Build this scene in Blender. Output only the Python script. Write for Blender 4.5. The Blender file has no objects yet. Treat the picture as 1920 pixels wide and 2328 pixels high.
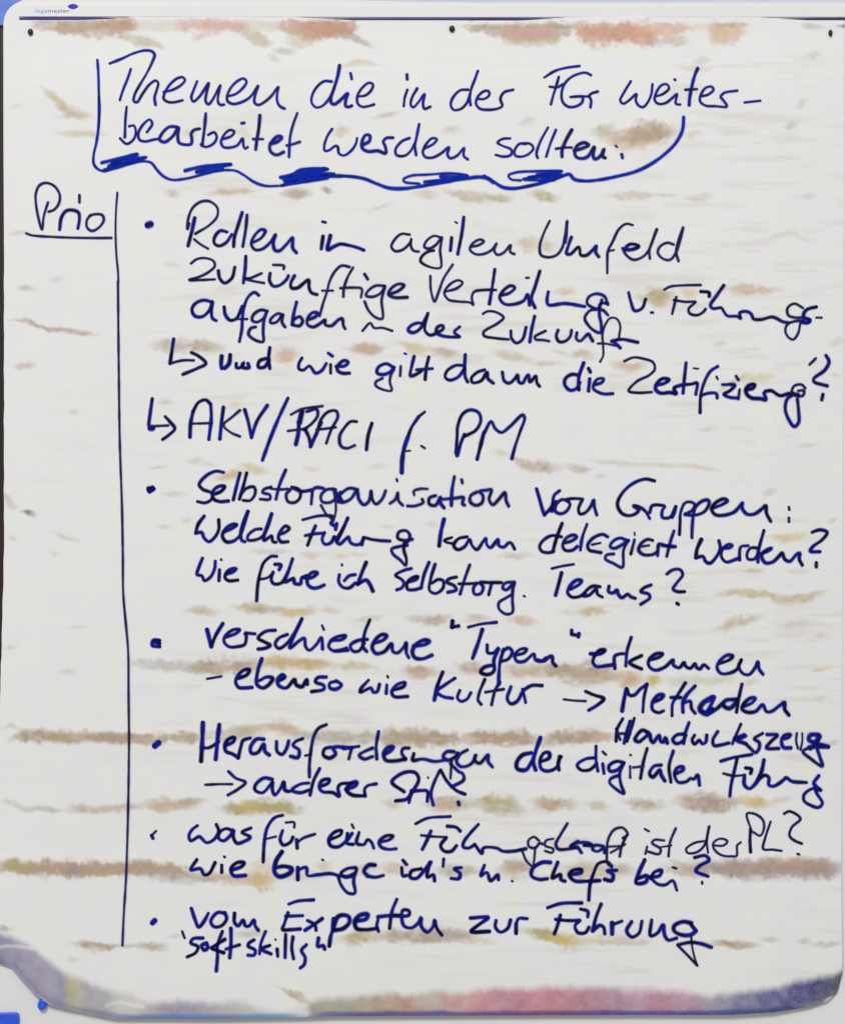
import bpy, math, random
import numpy as np

# ------------------------------------------------------------------ camera, world, light, exposure
C = bpy.context.scene.collection
S = 0.68 / 1920.0            # metres on the sheet per photograph pixel
D = 1.6                      # camera distance from the board
ZC = 1.35                    # height of the middle of the view

cam_d = bpy.data.cameras.new('camera')
cam = bpy.data.objects.new('camera', cam_d); C.objects.link(cam)
cam.location = (0, -D, ZC); cam.rotation_euler = (math.radians(90), 0, 0)
cam_d.sensor_fit = 'HORIZONTAL'; cam_d.sensor_width = 36; cam_d.lens = 36 * D / 0.68
cam_d.clip_start = 0.05; cam_d.clip_end = 60
bpy.context.scene.camera = cam

w = bpy.data.worlds.new('World'); bpy.context.scene.world = w; w.use_nodes = True
w.node_tree.nodes['Background'].inputs['Color'].default_value = (1.0, 1.0, 1.0, 1)
w.node_tree.nodes['Background'].inputs['Strength'].default_value = 0.425

ld = bpy.data.lights.new('ceiling_lamp', 'AREA'); ld.shape = 'DISK'; ld.size = 1.6
ld.energy = 190; ld.color = (1.0, 0.985, 0.965)
lamp = bpy.data.objects.new('ceiling_lamp', ld); C.objects.link(lamp)
lamp.location = (-0.9, -4.4, ZC + 3.2)
_d = lamp.location.copy(); _d.z -= ZC
lamp.rotation_euler = _d.to_track_quat('Z', 'Y').to_euler()

vs = bpy.context.scene.view_settings
vs.view_transform = 'Standard'; vs.look = 'None'; vs.exposure = 0; vs.gamma = 1
vs.use_curve_mapping = False
bpy.context.scene.cycles.transparent_max_bounces = 24
WHITE = 0.93                 # light returned by a pure white surface under this lighting

# ------------------------------------------------------------------ helpers
rng = random.Random(7)
def lin(c):
    c = np.asarray(c, float) / 255.0
    return np.where(c <= 0.04045, c / 12.92, ((c + 0.055) / 1.055) ** 2.4)
def alb(r, g, b): return tuple(np.clip(lin((r, g, b)) / WHITE, 0, 0.95)) + (1.0,)

def material(name, col, rough=0.6, spec=0.3):
    m = bpy.data.materials.new(name); m.use_nodes = True
    b = m.node_tree.nodes['Principled BSDF']
    b.inputs['Base Color'].default_value = col; b.inputs['Roughness'].default_value = rough
    b.inputs['Specular IOR Level'].default_value = spec
    return m, m.node_tree, b
def noise_tint(nt, b, c1, c2, scale, detail=4, lo=0.35, hi=0.65):
    tc = nt.nodes.new('ShaderNodeTexCoord'); n = nt.nodes.new('ShaderNodeTexNoise')
    n.inputs['Scale'].default_value = scale; n.inputs['Detail'].default_value = detail
    r = nt.nodes.new('ShaderNodeValToRGB')
    r.color_ramp.elements[0].position = lo; r.color_ramp.elements[0].color = c1
    r.color_ramp.elements[1].position = hi; r.color_ramp.elements[1].color = c2
    nt.links.new(tc.outputs['Object'], n.inputs['Vector']); nt.links.new(n.outputs['Fac'], r.inputs['Fac'])
    nt.links.new(r.outputs['Color'], b.inputs['Base Color'])

def W3(px, py, y=0.0):
    """point of the place that stands at depth y (negative = towards the room)"""
    k = (D + y) / D
    return ((px - 960) * S * k, y, ZC - (py - 1164) * S * k)
def mesh_obj(name, verts, faces, mat, parent=None, smooth=False):
    me = bpy.data.meshes.new(name); me.from_pydata([tuple(map(float, v)) for v in verts], [], faces); me.update()
    if smooth: me.shade_smooth()
    o = bpy.data.objects.new(name, me); C.objects.link(o); me.materials.append(mat)
    if parent is not None:
        o.parent = parent; o.location = -parent.location
    return o
def thing(name, label, cat, loc):
    o = bpy.data.objects.new(name, None); C.objects.link(o); o.location = loc
    o.empty_display_size = 0.05
    o['label'] = label; o['category'] = cat
    return o
def slab(poly, y0, y1, bevel=0.0):
    """closed outline (pixels of the sheet plane) as a solid between depth y0 (front) and y1"""
    n = len(poly); v = []; f = []
    if bevel > 0:
        P = np.array(poly, float); c = P.mean(0)
        d = P - c; L = np.linalg.norm(d, axis=1, keepdims=True)
        Pin = P - d / L * (bevel / S)
        rings = [(Pin, y0), (P - d / L * (bevel / S) * .3, y0 + bevel * .3), (P, y0 + bevel), (P, y1)]
    else:
        P = np.array(poly, float); rings = [(P, y0), (P, y1)]
    for R, y in rings:
        for a, b in R: v.append(((a - 960) * S, y, ZC - (b - 1164) * S))
    for k in range(len(rings) - 1):
        for i in range(n):
            j = (i + 1) % n
            f.append((k * n + i, k * n + j, (k + 1) * n + j, (k + 1) * n + i))
    f.append(tuple(range(n))[::-1]); f.append(tuple((len(rings) - 1) * n + i for i in range(n)))
    return v, f
def interp(x, tab): 
    t = np.array(tab, float); return np.interp(x, t[:, 0], t[:, 1])

# value noise for the paper
_g = np.random.default_rng(11).random((256, 256))
def vnoise(x, y):
    xi = np.floor(x).astype(int); yi = np.floor(y).astype(int); fx = x - xi; fy = y - yi
    fx = fx * fx * (3 - 2 * fx); fy = fy * fy * (3 - 2 * fy)
    a = _g[yi % 256, xi % 256]; b = _g[yi % 256, (xi + 1) % 256]
    c = _g[(yi + 1) % 256, xi % 256]; d = _g[(yi + 1) % 256, (xi + 1) % 256]
    return (a * (1 - fx) + b * fx) * (1 - fy) + (c * (1 - fx) + d * fx) * fy
def fbm(x, y, o=4):
    s = 0; a = .5; t = 0
    for i in range(o):
        s = s + a * vnoise(x + 17.3 * i, y + 9.1 * i); t += a; x = x * 2.03; y = y * 2.03; a *= .55
    return s / t
# ------------------------------------------------------------------ painted crease shade, flecks and creases of the sheet
# (colour key, strength, [(x, y, half height), ...]) along each crease
PAL = {'b': (174, 152, 130), 'p': (205, 160, 134), 'k': (200, 142, 138), 'u': (146, 126, 148), 'o': (172, 164, 118),
       'g': (176, 172, 162), 't': (192, 176, 148), 'y': (200, 176, 112), 'r': (190, 136, 112), 'd': (90, 66, 52)}
SHADE_MARKS = [  # wrinkle shade painted into the paper colour, plus a few dark flecks
 # brown and pink crease shade painted under the clamp rail
 ('t',.4,[(290,58,7),(430,60,10)]), ('t',.4,[(550,58,8),(640,60,9)]), ('p',.35,[(1540,60,6),(1640,62,8)]),
 ('g',.75,[(75,52,6),(190,52,7)]), ('k',.55,[(78,61,5),(150,66,6),(200,66,6)]), ('b',.9,[(120,60,8),(190,63,15),(250,62,16),(307,58,11)]),
 ('r',.6,[(210,58,8),(307,56,9)]), ('t',.7,[(265,72,6),(300,90,9),(345,96,8),(370,105,5)]), ('k',.6,[(405,58,12),(480,54,8),(560,58,10)]),
 ('p',.6,[(455,60,14),(500,60,12),(555,56,10)]), ('t',.85,[(545,70,7),(580,86,10),(615,98,6)]), ('t',.6,[(440,86,8),(475,80,6)]),
 ('r',.95,[(635,60,8),(680,66,16),(740,66,17),(790,62,12),(812,58,8)]), ('r',.7,[(690,66,14),(775,62,10)]), ('b',.8,[(765,68,10),(800,80,9),(842,102,6)]),
 ('t',.6,[(655,82,16),(690,84,16),(720,78,10)]), ('g',.6,[(625,114,5),(670,118,5)]), ('g',.5,[(612,128,6),(632,134,6)]), ('t',.55,[(775,150,5),(820,140,5),(870,150,3)]),
 ('o',.7,[(1052,59,3),(1120,60,5),(1300,59,4)]), ('b',.9,[(1060,61,4),(1110,67,11),(1160,74,16),(1240,74,16),(1300,66,8)]),
 ('k',.6,[(1150,72,12),(1250,76,13)]), ('t',.6,[(1150,96,6),(1200,98,7),(1262,92,8),(1280,84,6)]),
 ('p',1.0,[(1300,62,8),(1340,76,18),(1400,78,18),(1460,76,20),(1490,84,16)]), ('r',.65,[(1320,72,12),(1450,74,14)]), ('p',.85,[(1440,68,14),(1560,64,9)]),
 ('u',.35,[(1460,86,10),(1505,98,8)]), ('t',.7,[(1500,90,8),(1560,92,9)]), ('p',.75,[(1615,74,18),(1650,76,18),(1690,70,13)]), ('y',.5,[(1618,84,14),(1660,72,14)]),
 ('b',.6,[(1615,56,4),(1700,56,4)]), ('g',.7,[(1825,58,5),(1865,60,6)]), ('d',.9,[(1906,57,3),(1920,60,4),(1928,60,4)]), ('g',.5,[(1580,140,8),(1610,136,8)]), ('p',.4,[(1540,156,5),(1610,157,4)]),
 ('g',.45,[(1830,128,6),(1860,120,9)]), ('g',.4,[(1815,242,8),(1830,230,6)]), ('g',.5,[(1785,287,6),(1808,282,6)]), ('g',.35,[(1825,446,5),(1848,446,5)]),
 ('t',.3,[(1720,545,4),(1800,530,6),(1850,552,6)]),
 # heading
 ('t',.75,[(92,198,7),(125,225,10),(150,250,11),(175,259,9),(206,263,6)]), ('g',.4,[(28,243,5),(46,238,5)]), ('t',.6,[(130,262,5),(205,262,8)]),
 ('t',.7,[(125,303,4),(180,305,7),(240,304,6)]), ('b',.5,[(850,268,5),(905,256,5)]), ('p',.6,[(762,302,8),(792,296,8)]), ('o',.4,[(1005,300,6),(1042,292,7)]),
 ('g',.4,[(1180,278,6),(1215,275,7)]), ('o',.7,[(1348,300,10),(1392,292,14)]), ('p',.7,[(1365,312,12),(1420,322,18),(1480,308,18),(1538,300,12)]), ('b',.85,[(1400,310,12),(1450,300,18),(1535,303,13)]),
 ('t',.5,[(1560,305,10),(1590,306,8)]), ('o',.45,[(420,300,7),(440,302,7)]), ('y',.35,[(545,300,9),(570,310,9)]),
 ('b',.7,[(640,440,6),(670,440,10),(702,438,7)]), ('d',.6,[(736,430,5),(748,434,5)]), ('t',.55,[(940,443,7),(990,440,8)]), ('t',.8,[(1005,432,6),(1060,446,10),(1122,452,9)]),
 ('t',.35,[(835,480,4),(895,462,4)]), ('o',.75,[(1100,446,8),(1160,452,7)]), ('o',.85,[(1205,440,9),(1268,450,9)]), ('t',.6,[(1370,444,5),(1440,444,8),(1500,442,5)]), ('g',.5,[(1490,442,3),(1535,444,3)]), ('t',.5,[(1555,452,6),(1620,446,7)]),
 ('b',.55,[(378,436,6),(405,442,6)]), ('p',.7,[(468,440,5),(530,436,6),(592,434,5)]), ('b',.6,[(640,442,5),(705,440,7)]),
 ('t',.6,[(20,533,3),(50,529,4),(72,533,4)]), ('t',.35,[(375,600,5),(405,605,6)]), ('g',.6,[(40,654,3),(58,653,5),(78,660,5)]), ('g',.3,[(115,636,5),(140,630,5)]),
 ('b',.75,[(18,726,2),(55,727,5),(85,738,4),(110,749,5),(160,752,5),(225,760,3)]), ('b',.7,[(38,834,7),(75,830,7)]), ('g',.4,[(160,936,4),(176,935,4)]),
 ('o',.6,[(6,1120,9),(22,1142,9),(38,1150,6)]), ('d',.75,[(52,1162,3),(66,1165,5),(76,1168,5)]), ('g',.5,[(120,1208,4),(150,1224,5),(178,1228,5)]), ('g',.5,[(24,1221,4),(34,1226,4)]),
 ('g',.35,[(120,1258,5),(132,1262,5)]), ('g',.4,[(160,1428,3),(196,1424,4)]), ('g',.5,[(138,1527,4),(168,1526,4)]), ('g',.3,[(8,1472,4),(36,1470,4)]),
 # around the first item
 ('p',.6,[(1172,552,8),(1200,554,14),(1225,556,12)]), ('t',.55,[(1225,556,12),(1262,560,12)]), ('p',.65,[(1262,664,6),(1306,662,6)]), ('o',.85,[(1446,676,8),(1490,672,16),(1535,676,12)]), ('p',.5,[(1470,684,10),(1520,682,10)]),
 ('y',.6,[(1550,668,9),(1582,668,9)]), ('p',.75,[(1640,655,10),(1690,658,11),(1775,660,6)]), ('g',.4,[(1625,782,6),(1646,780,6)]), ('y',.55,[(1680,856,8),(1762,856,7)]),
 ('t',.6,[(1630,890,5),(1700,850,5)]), ('g',.4,[(1885,782,8),(1915,772,8)]), ('t',.4,[(1885,852,3),(1910,852,3)]),
 ('b',.75,[(345,782,6),(385,785,13),(430,786,11),(500,792,10)]), ('o',.5,[(455,796,6),(510,792,8)]), ('p',.8,[(622,806,10),(650,810,16),(678,808,10)]), ('b',.75,[(785,793,6),(830,794,10),(868,792,9),(880,790,4)]), ('p',.6,[(800,796,10),(860,792,10)]),
 ('y',.6,[(900,775,4),(935,792,9),(980,796,9)]), ('b',.65,[(975,796,9),(1015,802,8),(1045,806,6)]), ('t',.65,[(1115,800,8),(1175,810,8),(1210,822,7)]), ('t',.7,[(1205,825,5),(1275,828,4)]),
 ('t',.75,[(1292,810,6),(1320,802,8),(1350,808,8)]), ('p',.85,[(1392,830,8),(1430,834,10),(1468,832,8)]), ('g',.4,[(1258,798,4),(1288,802,4)]), ('g',.4,[(1590,977,5),(1620,974,5)]), ('g',.45,[(1815,1014,4),(1855,1008,5)]),
 ('o',.45,[(365,914,6),(392,914,6)]), ('k',.35,[(520,922,6),(545,920,6)]), ('g',.5,[(430,1048,4),(455,1046,6)]), ('g',.5,[(343,1064,4),(376,1060,4)]), ('g',.35,[(458,1054,4),(490,1056,3)]),
 ('p',.75,[(485,1084,7),(535,1078,8),(562,1078,5)]), ('y',.65,[(545,1060,7),(580,1066,8),(608,1072,7)]), ('y',.5,[(695,1066,6),(720,1068,6)]), ('k',.3,[(840,1060,6),(875,1060,6)]), ('t',.4,[(1118,1028,5),(1155,1030,5)]),
 ('b',.75,[(1150,1036,4),(1185,1054,10),(1230,1060,10),(1275,1064,6)]), ('b',.6,[(1285,1058,6),(1320,1066,8),(1345,1066,4)]), ('t',.45,[(1340,1048,4),(1440,1056,4),(1560,1058,4),(1640,1072,4)]), ('g',.4,[(1355,1086,4),(1372,1082,4)]),
 # middle
 ('y',.6,[(1740,1222,5),(1775,1224,8),(1842,1218,7)]), ('b',.6,[(1690,1299,4),(1730,1297,5)]), ('t',.4,[(1785,1300,4),(1835,1298,5)]), ('g',.5,[(1885,1186,5),(1900,1180,4)]), ('g',.5,[(1735,1122,6),(1760,1116,6)]),
 ('t',.5,[(370,1124,5),(418,1122,6)]), ('o',.35,[(418,1184,5),(432,1180,6)]), ('g',.35,[(362,1198,4),(385,1198,4)]), ('g',.5,[(565,1255,4),(660,1253,4)]), ('k',.45,[(685,1262,6),(725,1264,6)]), ('p',.5,[(765,1263,6),(785,1262,6)]),
 ('t',.4,[(862,1198,4),(892,1197,4)]), ('t',.4,[(970,1190,6),(990,1194,6)]), ('b',.45,[(1130,1266,5),(1190,1262,7),(1210,1256,4)]), ('t',.35,[(800,1262,5),(830,1260,5)]),
 ('o',.7,[(424,1390,6),(450,1388,8),(475,1389,8)]), ('p',.45,[(460,1392,6),(500,1393,5)]), ('o',.8,[(530,1378,5),(570,1382,9),(618,1384,8)]), ('b',.6,[(580,1386,6),(650,1386,6)]), ('y',.75,[(625,1390,9),(665,1392,8),(715,1388,6)]), ('p',.45,[(670,1390,9),(715,1388,8)]),
 ('t',.6,[(730,1384,6),(770,1388,6)]), ('t',.5,[(800,1412,5),(872,1402,5)]), ('g',.6,[(922,1404,6),(968,1408,6)]), ('b',.8,[(955,1412,8),(990,1408,9),(1022,1402,7)]), ('p',.55,[(1055,1412,6),(1110,1406,7)]), ('g',.5,[(1060,1398,4),(1110,1404,4)]),
 ('p',.85,[(1155,1410,7),(1190,1410,9),(1215,1412,7)]), ('t',.9,[(1308,1394,8),(1345,1392,9),(1385,1388,4)]), ('g',.4,[(1278,1392,5),(1296,1394,5)]), ('t',.85,[(1622,1436,6),(1650,1424,11),(1680,1412,10),(1730,1402,5)]), ('t',.4,[(1620,1354,6),(1680,1342,6),(1740,1348,5)]),
 ('t',.8,[(1626,1350,4),(1690,1347,6),(1740,1352,7),(1770,1364,8),(1830,1360,8),(1878,1348,5)]), ('t',.4,[(1770,1422,4),(1835,1418,5)]), ('g',.35,[(1855,1446,4),(1872,1444,4)]), ('t',.6,[(1845,1524,4),(1880,1520,4)]), ('g',.4,[(1850,1588,5),(1872,1586,5)]),
 # crease below the fourth item
 ('g',.65,[(290,1508,5),(340,1512,9),(400,1516,9),(480,1518,11)]), ('b',.9,[(430,1516,12),(500,1518,15),(600,1512,11)]), ('o',.55,[(420,1524,6),(480,1520,10)]), ('y',.85,[(580,1510,10),(660,1506,11),(760,1512,7)]), ('b',.5,[(600,1506,6),(760,1508,7)]),
 ('t',.8,[(760,1515,9),(815,1514,9),(860,1518,6)]), ('b',.85,[(915,1526,9),(950,1526,12),(990,1528,10)]), ('p',.5,[(920,1534,10),(980,1532,10)]), ('b',.7,[(1035,1516,8),(1080,1520,11),(1100,1520,9)]), ('k',.5,[(1050,1526,8),(1100,1522,8)]),
 ('o',.6,[(1135,1520,6),(1180,1522,9),(1250,1522,9)]), ('k',.6,[(1140,1532,8),(1250,1530,8)]), ('b',.95,[(1215,1520,9),(1280,1528,15),(1340,1524,17),(1410,1534,14)]), ('t',.6,[(1270,1540,12),(1400,1546,10)]), ('p',.95,[(1390,1540,10),(1425,1544,14),(1462,1542,12)]),
 ('y',.95,[(1472,1546,10),(1498,1546,12)]), ('o',.35,[(1500,1546,9),(1600,1546,9),(1680,1544,7)]), ('t',.5,[(1690,1556,6),(1720,1548,6)]),
 # crease through the fifth item
 ('g',.5,[(8,1656,4),(24,1647,4),(42,1658,4)]), ('b',1.0,[(20,1682,4),(45,1676,10),(100,1672,11),(200,1676,10),(320,1680,8)]), ('o',.5,[(110,1676,8),(160,1676,9)]), ('b',.85,[(200,1676,9),(330,1680,10),(420,1676,9),(470,1674,12)]),
 ('o',.6,[(410,1674,10),(440,1676,10)]), ('b',.65,[(470,1672,8),(540,1664,12),(600,1668,10)]), ('t',.7,[(520,1658,8),(590,1654,7),(690,1662,9)]), ('p',.75,[(595,1650,5),(640,1652,11),(692,1666,8)]), ('g',.9,[(660,1672,8),(740,1678,11),(800,1680,9),(870,1678,9)]),
 ('b',1.0,[(850,1678,9),(900,1676,14),(1000,1680,13),(1060,1680,11)]), ('o',.6,[(880,1674,12),(960,1680,12)]), ('b',1.0,[(1050,1680,10),(1130,1678,14),(1200,1680,12),(1230,1684,10)]), ('b',.95,[(1225,1682,10),(1280,1678,13),(1330,1676,12),(1390,1678,9)]), ('k',.55,[(1330,1678,9),(1400,1674,8)]),
 ('t',.4,[(870,1694,6),(960,1694,7)]), ('g',.6,[(1880,1692,6),(1905,1686,7)]), ('t',.35,[(1770,1720,6),(1830,1724,6)]),
 # crease under the sixth line
 ('g',.5,[(2,1822,4),(30,1824,5),(50,1838,6)]), ('g',.75,[(42,1838,6),(100,1840,5),(150,1844,3)]), ('b',.7,[(150,1840,7),(230,1840,7),(330,1832,6)]), ('t',.85,[(320,1830,8),(380,1828,11),(450,1830,9)]), ('b',.7,[(400,1826,7),(470,1820,6)]), ('p',.6,[(340,1834,8),(400,1836,9)]),
 ('o',1.0,[(500,1838,7),(560,1836,12),(610,1834,12),(690,1838,8)]), ('y',.7,[(535,1836,9),(600,1834,11)]), ('b',.6,[(515,1836,8),(530,1838,8)]), ('t',.6,[(870,1822,6),(910,1828,10)]), ('b',.7,[(960,1830,8),(1010,1824,13),(1080,1828,12)]), ('o',.85,[(1070,1826,12),(1130,1828,15),(1190,1836,14)]),
 ('p',.6,[(975,1836,8),(1060,1836,8)]), ('b',.9,[(1205,1826,8),(1250,1828,13),(1310,1830,9)]), ('p',.7,[(1215,1836,8),(1270,1836,8)]), ('t',.7,[(1330,1828,7),(1385,1838,9)]), ('b',.75,[(1415,1824,8),(1470,1830,10),(1510,1828,8)]), ('b',.85,[(1530,1820,8),(1590,1826,16),(1650,1830,14),(1690,1824,9)]),
 ('u',.3,[(1560,1826,10),(1640,1830,12)]), ('y',.85,[(1680,1820,8),(1720,1824,10),(1755,1828,7)]), ('t',.5,[(1755,1820,6),(1800,1814,5)]), ('t',.45,[(1450,1836,7),(1500,1838,6)]),
 # broad crease across the seventh item
 ('b',1.15,[(-6,1970,11),(60,1972,14),(140,1974,14),(240,1976,13),(330,1976,14),(410,1980,13),(440,1988,8)]), ('o',.75,[(-6,1970,9),(40,1970,11),(85,1974,9)]), ('u',.55,[(150,1980,9),(185,1980,9)]), ('g',.5,[(330,1992,10),(420,2000,8),(480,1998,6)]), ('b',.6,[(420,1990,9),(520,1996,8)]),
 ('k',.75,[(470,1994,8),(540,1996,10),(620,1996,9)]), ('y',.85,[(560,2000,8),(590,2010,14),(630,2004,12)]), ('y',.5,[(560,1975,12),(600,1972,14),(640,1980,12)]), ('g',.5,[(640,1996,8),(750,1990,7)]), ('p',.55,[(720,1968,8),(750,1970,8)]), ('k',.6,[(860,1972,11),(900,1976,13),(930,1978,8)]),
 ('g',.8,[(985,1978,10),(1040,1982,10),(1085,1984,8)]), ('o',.45,[(1050,1982,9),(1085,1982,9)]), ('b',.85,[(1130,1976,9),(1170,1972,16),(1215,1974,16)]), ('k',.5,[(1150,1972,14),(1200,1978,12)]), ('o',.55,[(1270,1975,12),(1330,1980,14),(1420,1982,10)]), ('b',.55,[(1390,1976,9),(1440,1980,10)]),
 ('b',.65,[(1500,1972,10),(1560,1978,14),(1630,1974,12)]), ('u',.9,[(1600,1974,10),(1680,1978,15),(1800,1974,15),(1912,1976,15)]), ('b',.85,[(1560,1976,10),(1700,1972,14),(1912,1974,14)]), ('k',.4,[(1690,1994,9),(1760,1994,9)]), ('g',.4,[(780,1978,9),(860,1978,9)]),
 # last crease
 ('b',.9,[(160,2148,3),(180,2149,7),(230,2152,6),(280,2152,5)]), ('p',.55,[(195,2156,8),(240,2156,6)]), ('g',.7,[(260,2151,5),(310,2151,4),(378,2150,6)]), ('o',.6,[(320,2154,6),(378,2152,8)]), ('g',.4,[(385,2130,5),(410,2126,4)]), ('g',.7,[(535,2124,6),(590,2126,5),(612,2120,6)]),
 ('o',.8,[(765,2136,8),(810,2130,12),(870,2132,10)]), ('k',.4,[(785,2142,7),(820,2142,6)]), ('b',.9,[(860,2126,10),(930,2130,12),(1010,2126,12),(1085,2128,8)]), ('g',.8,[(960,2132,12),(1060,2128,9)]), ('t',.5,[(1050,2140,8),(1130,2142,6)]), ('o',.9,[(1185,2114,6),(1230,2124,9),(1290,2132,10)]), ('y',.9,[(1225,2126,8),(1280,2140,12),(1340,2142,9)]),
 ('t',.65,[(1330,2140,10),(1400,2142,8),(1470,2146,6)]), ('k',.4,[(1450,2144,7),(1475,2142,7)]), ('b',.95,[(1612,2144,6),(1660,2148,9),(1725,2148,6)]), ('g',.6,[(1730,2136,5),(1770,2138,4)]), ('g',.6,[(1815,2142,6),(1838,2142,6)]), ('g',.6,[(1845,2148,4),(1880,2148,5),(1912,2142,6)]),
 ('g',.35,[(155,2180,5),(175,2184,5)]), ('b',.7,[(632,2246,3),(660,2258,7),(690,2272,9),(712,2290,10)]),
 ('g',.8,[(-6,2108,6),(28,2114,5)]),
]
# upper and lower edge of the curled strip at the foot of the sheet, and its painted shade colours
UB = [(-12,2118),(0,2122),(40,2140),(75,2158),(120,2190),(155,2218),(190,2234),(240,2252),(300,2266),(340,2282),(400,2276),(480,2278),(540,2276),(600,2288),(640,2292),(700,2274),(760,2276),(820,2270),(900,2262),(960,2260),(1060,2256),(1150,2250),(1240,2246),(1340,2248),(1440,2249),(1530,2256),(1610,2268),(1680,2262),(1760,2245),(1840,2226),(1914,2206)]
LB = [(-12,2186),(0,2190),(35,2200),(60,2230),(90,2262),(120,2284),(150,2292),(230,2308),(270,2316),(480,2317),(690,2314),(760,2311),(960,2310),(1440,2308),(1660,2308),(1760,2302),(1840,2290),(1880,2278),(1903,2256),(1914,2212)]
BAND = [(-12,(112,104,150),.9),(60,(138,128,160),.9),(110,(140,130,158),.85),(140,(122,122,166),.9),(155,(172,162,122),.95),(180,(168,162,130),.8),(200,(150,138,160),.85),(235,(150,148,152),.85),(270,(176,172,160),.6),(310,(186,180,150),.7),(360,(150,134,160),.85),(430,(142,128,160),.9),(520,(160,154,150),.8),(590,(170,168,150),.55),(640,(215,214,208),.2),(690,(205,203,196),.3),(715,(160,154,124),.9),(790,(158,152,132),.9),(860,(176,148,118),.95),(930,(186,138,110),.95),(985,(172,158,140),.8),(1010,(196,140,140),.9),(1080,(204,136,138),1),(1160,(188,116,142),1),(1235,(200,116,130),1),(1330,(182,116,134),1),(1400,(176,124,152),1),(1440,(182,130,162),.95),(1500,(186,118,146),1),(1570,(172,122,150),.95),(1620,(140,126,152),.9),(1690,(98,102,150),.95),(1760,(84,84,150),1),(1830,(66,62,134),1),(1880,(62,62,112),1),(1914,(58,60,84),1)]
EDGE = [(-12,(110,104,150),.3),(110,(130,120,160),.4),(200,(110,125,135),.6),(250,(120,120,170),.8),(300,(80,120,190),.9),(520,(84,130,196),.95),(650,(80,140,205),.9),(690,(150,170,210),.6),(740,(96,104,160),.95),(830,(78,72,140),1),(1000,(74,68,150),1),(1160,(86,60,130),1),(1300,(86,58,124),1),(1440,(60,58,150),1),(1660,(56,70,144),1),(1730,(50,78,120),.9),(1800,(52,64,110),.8),(1860,(180,180,186),.4),(1914,(60,60,90),.6)]  # blue gap shadow under the sheet's edge, painted onto its rim

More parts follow.
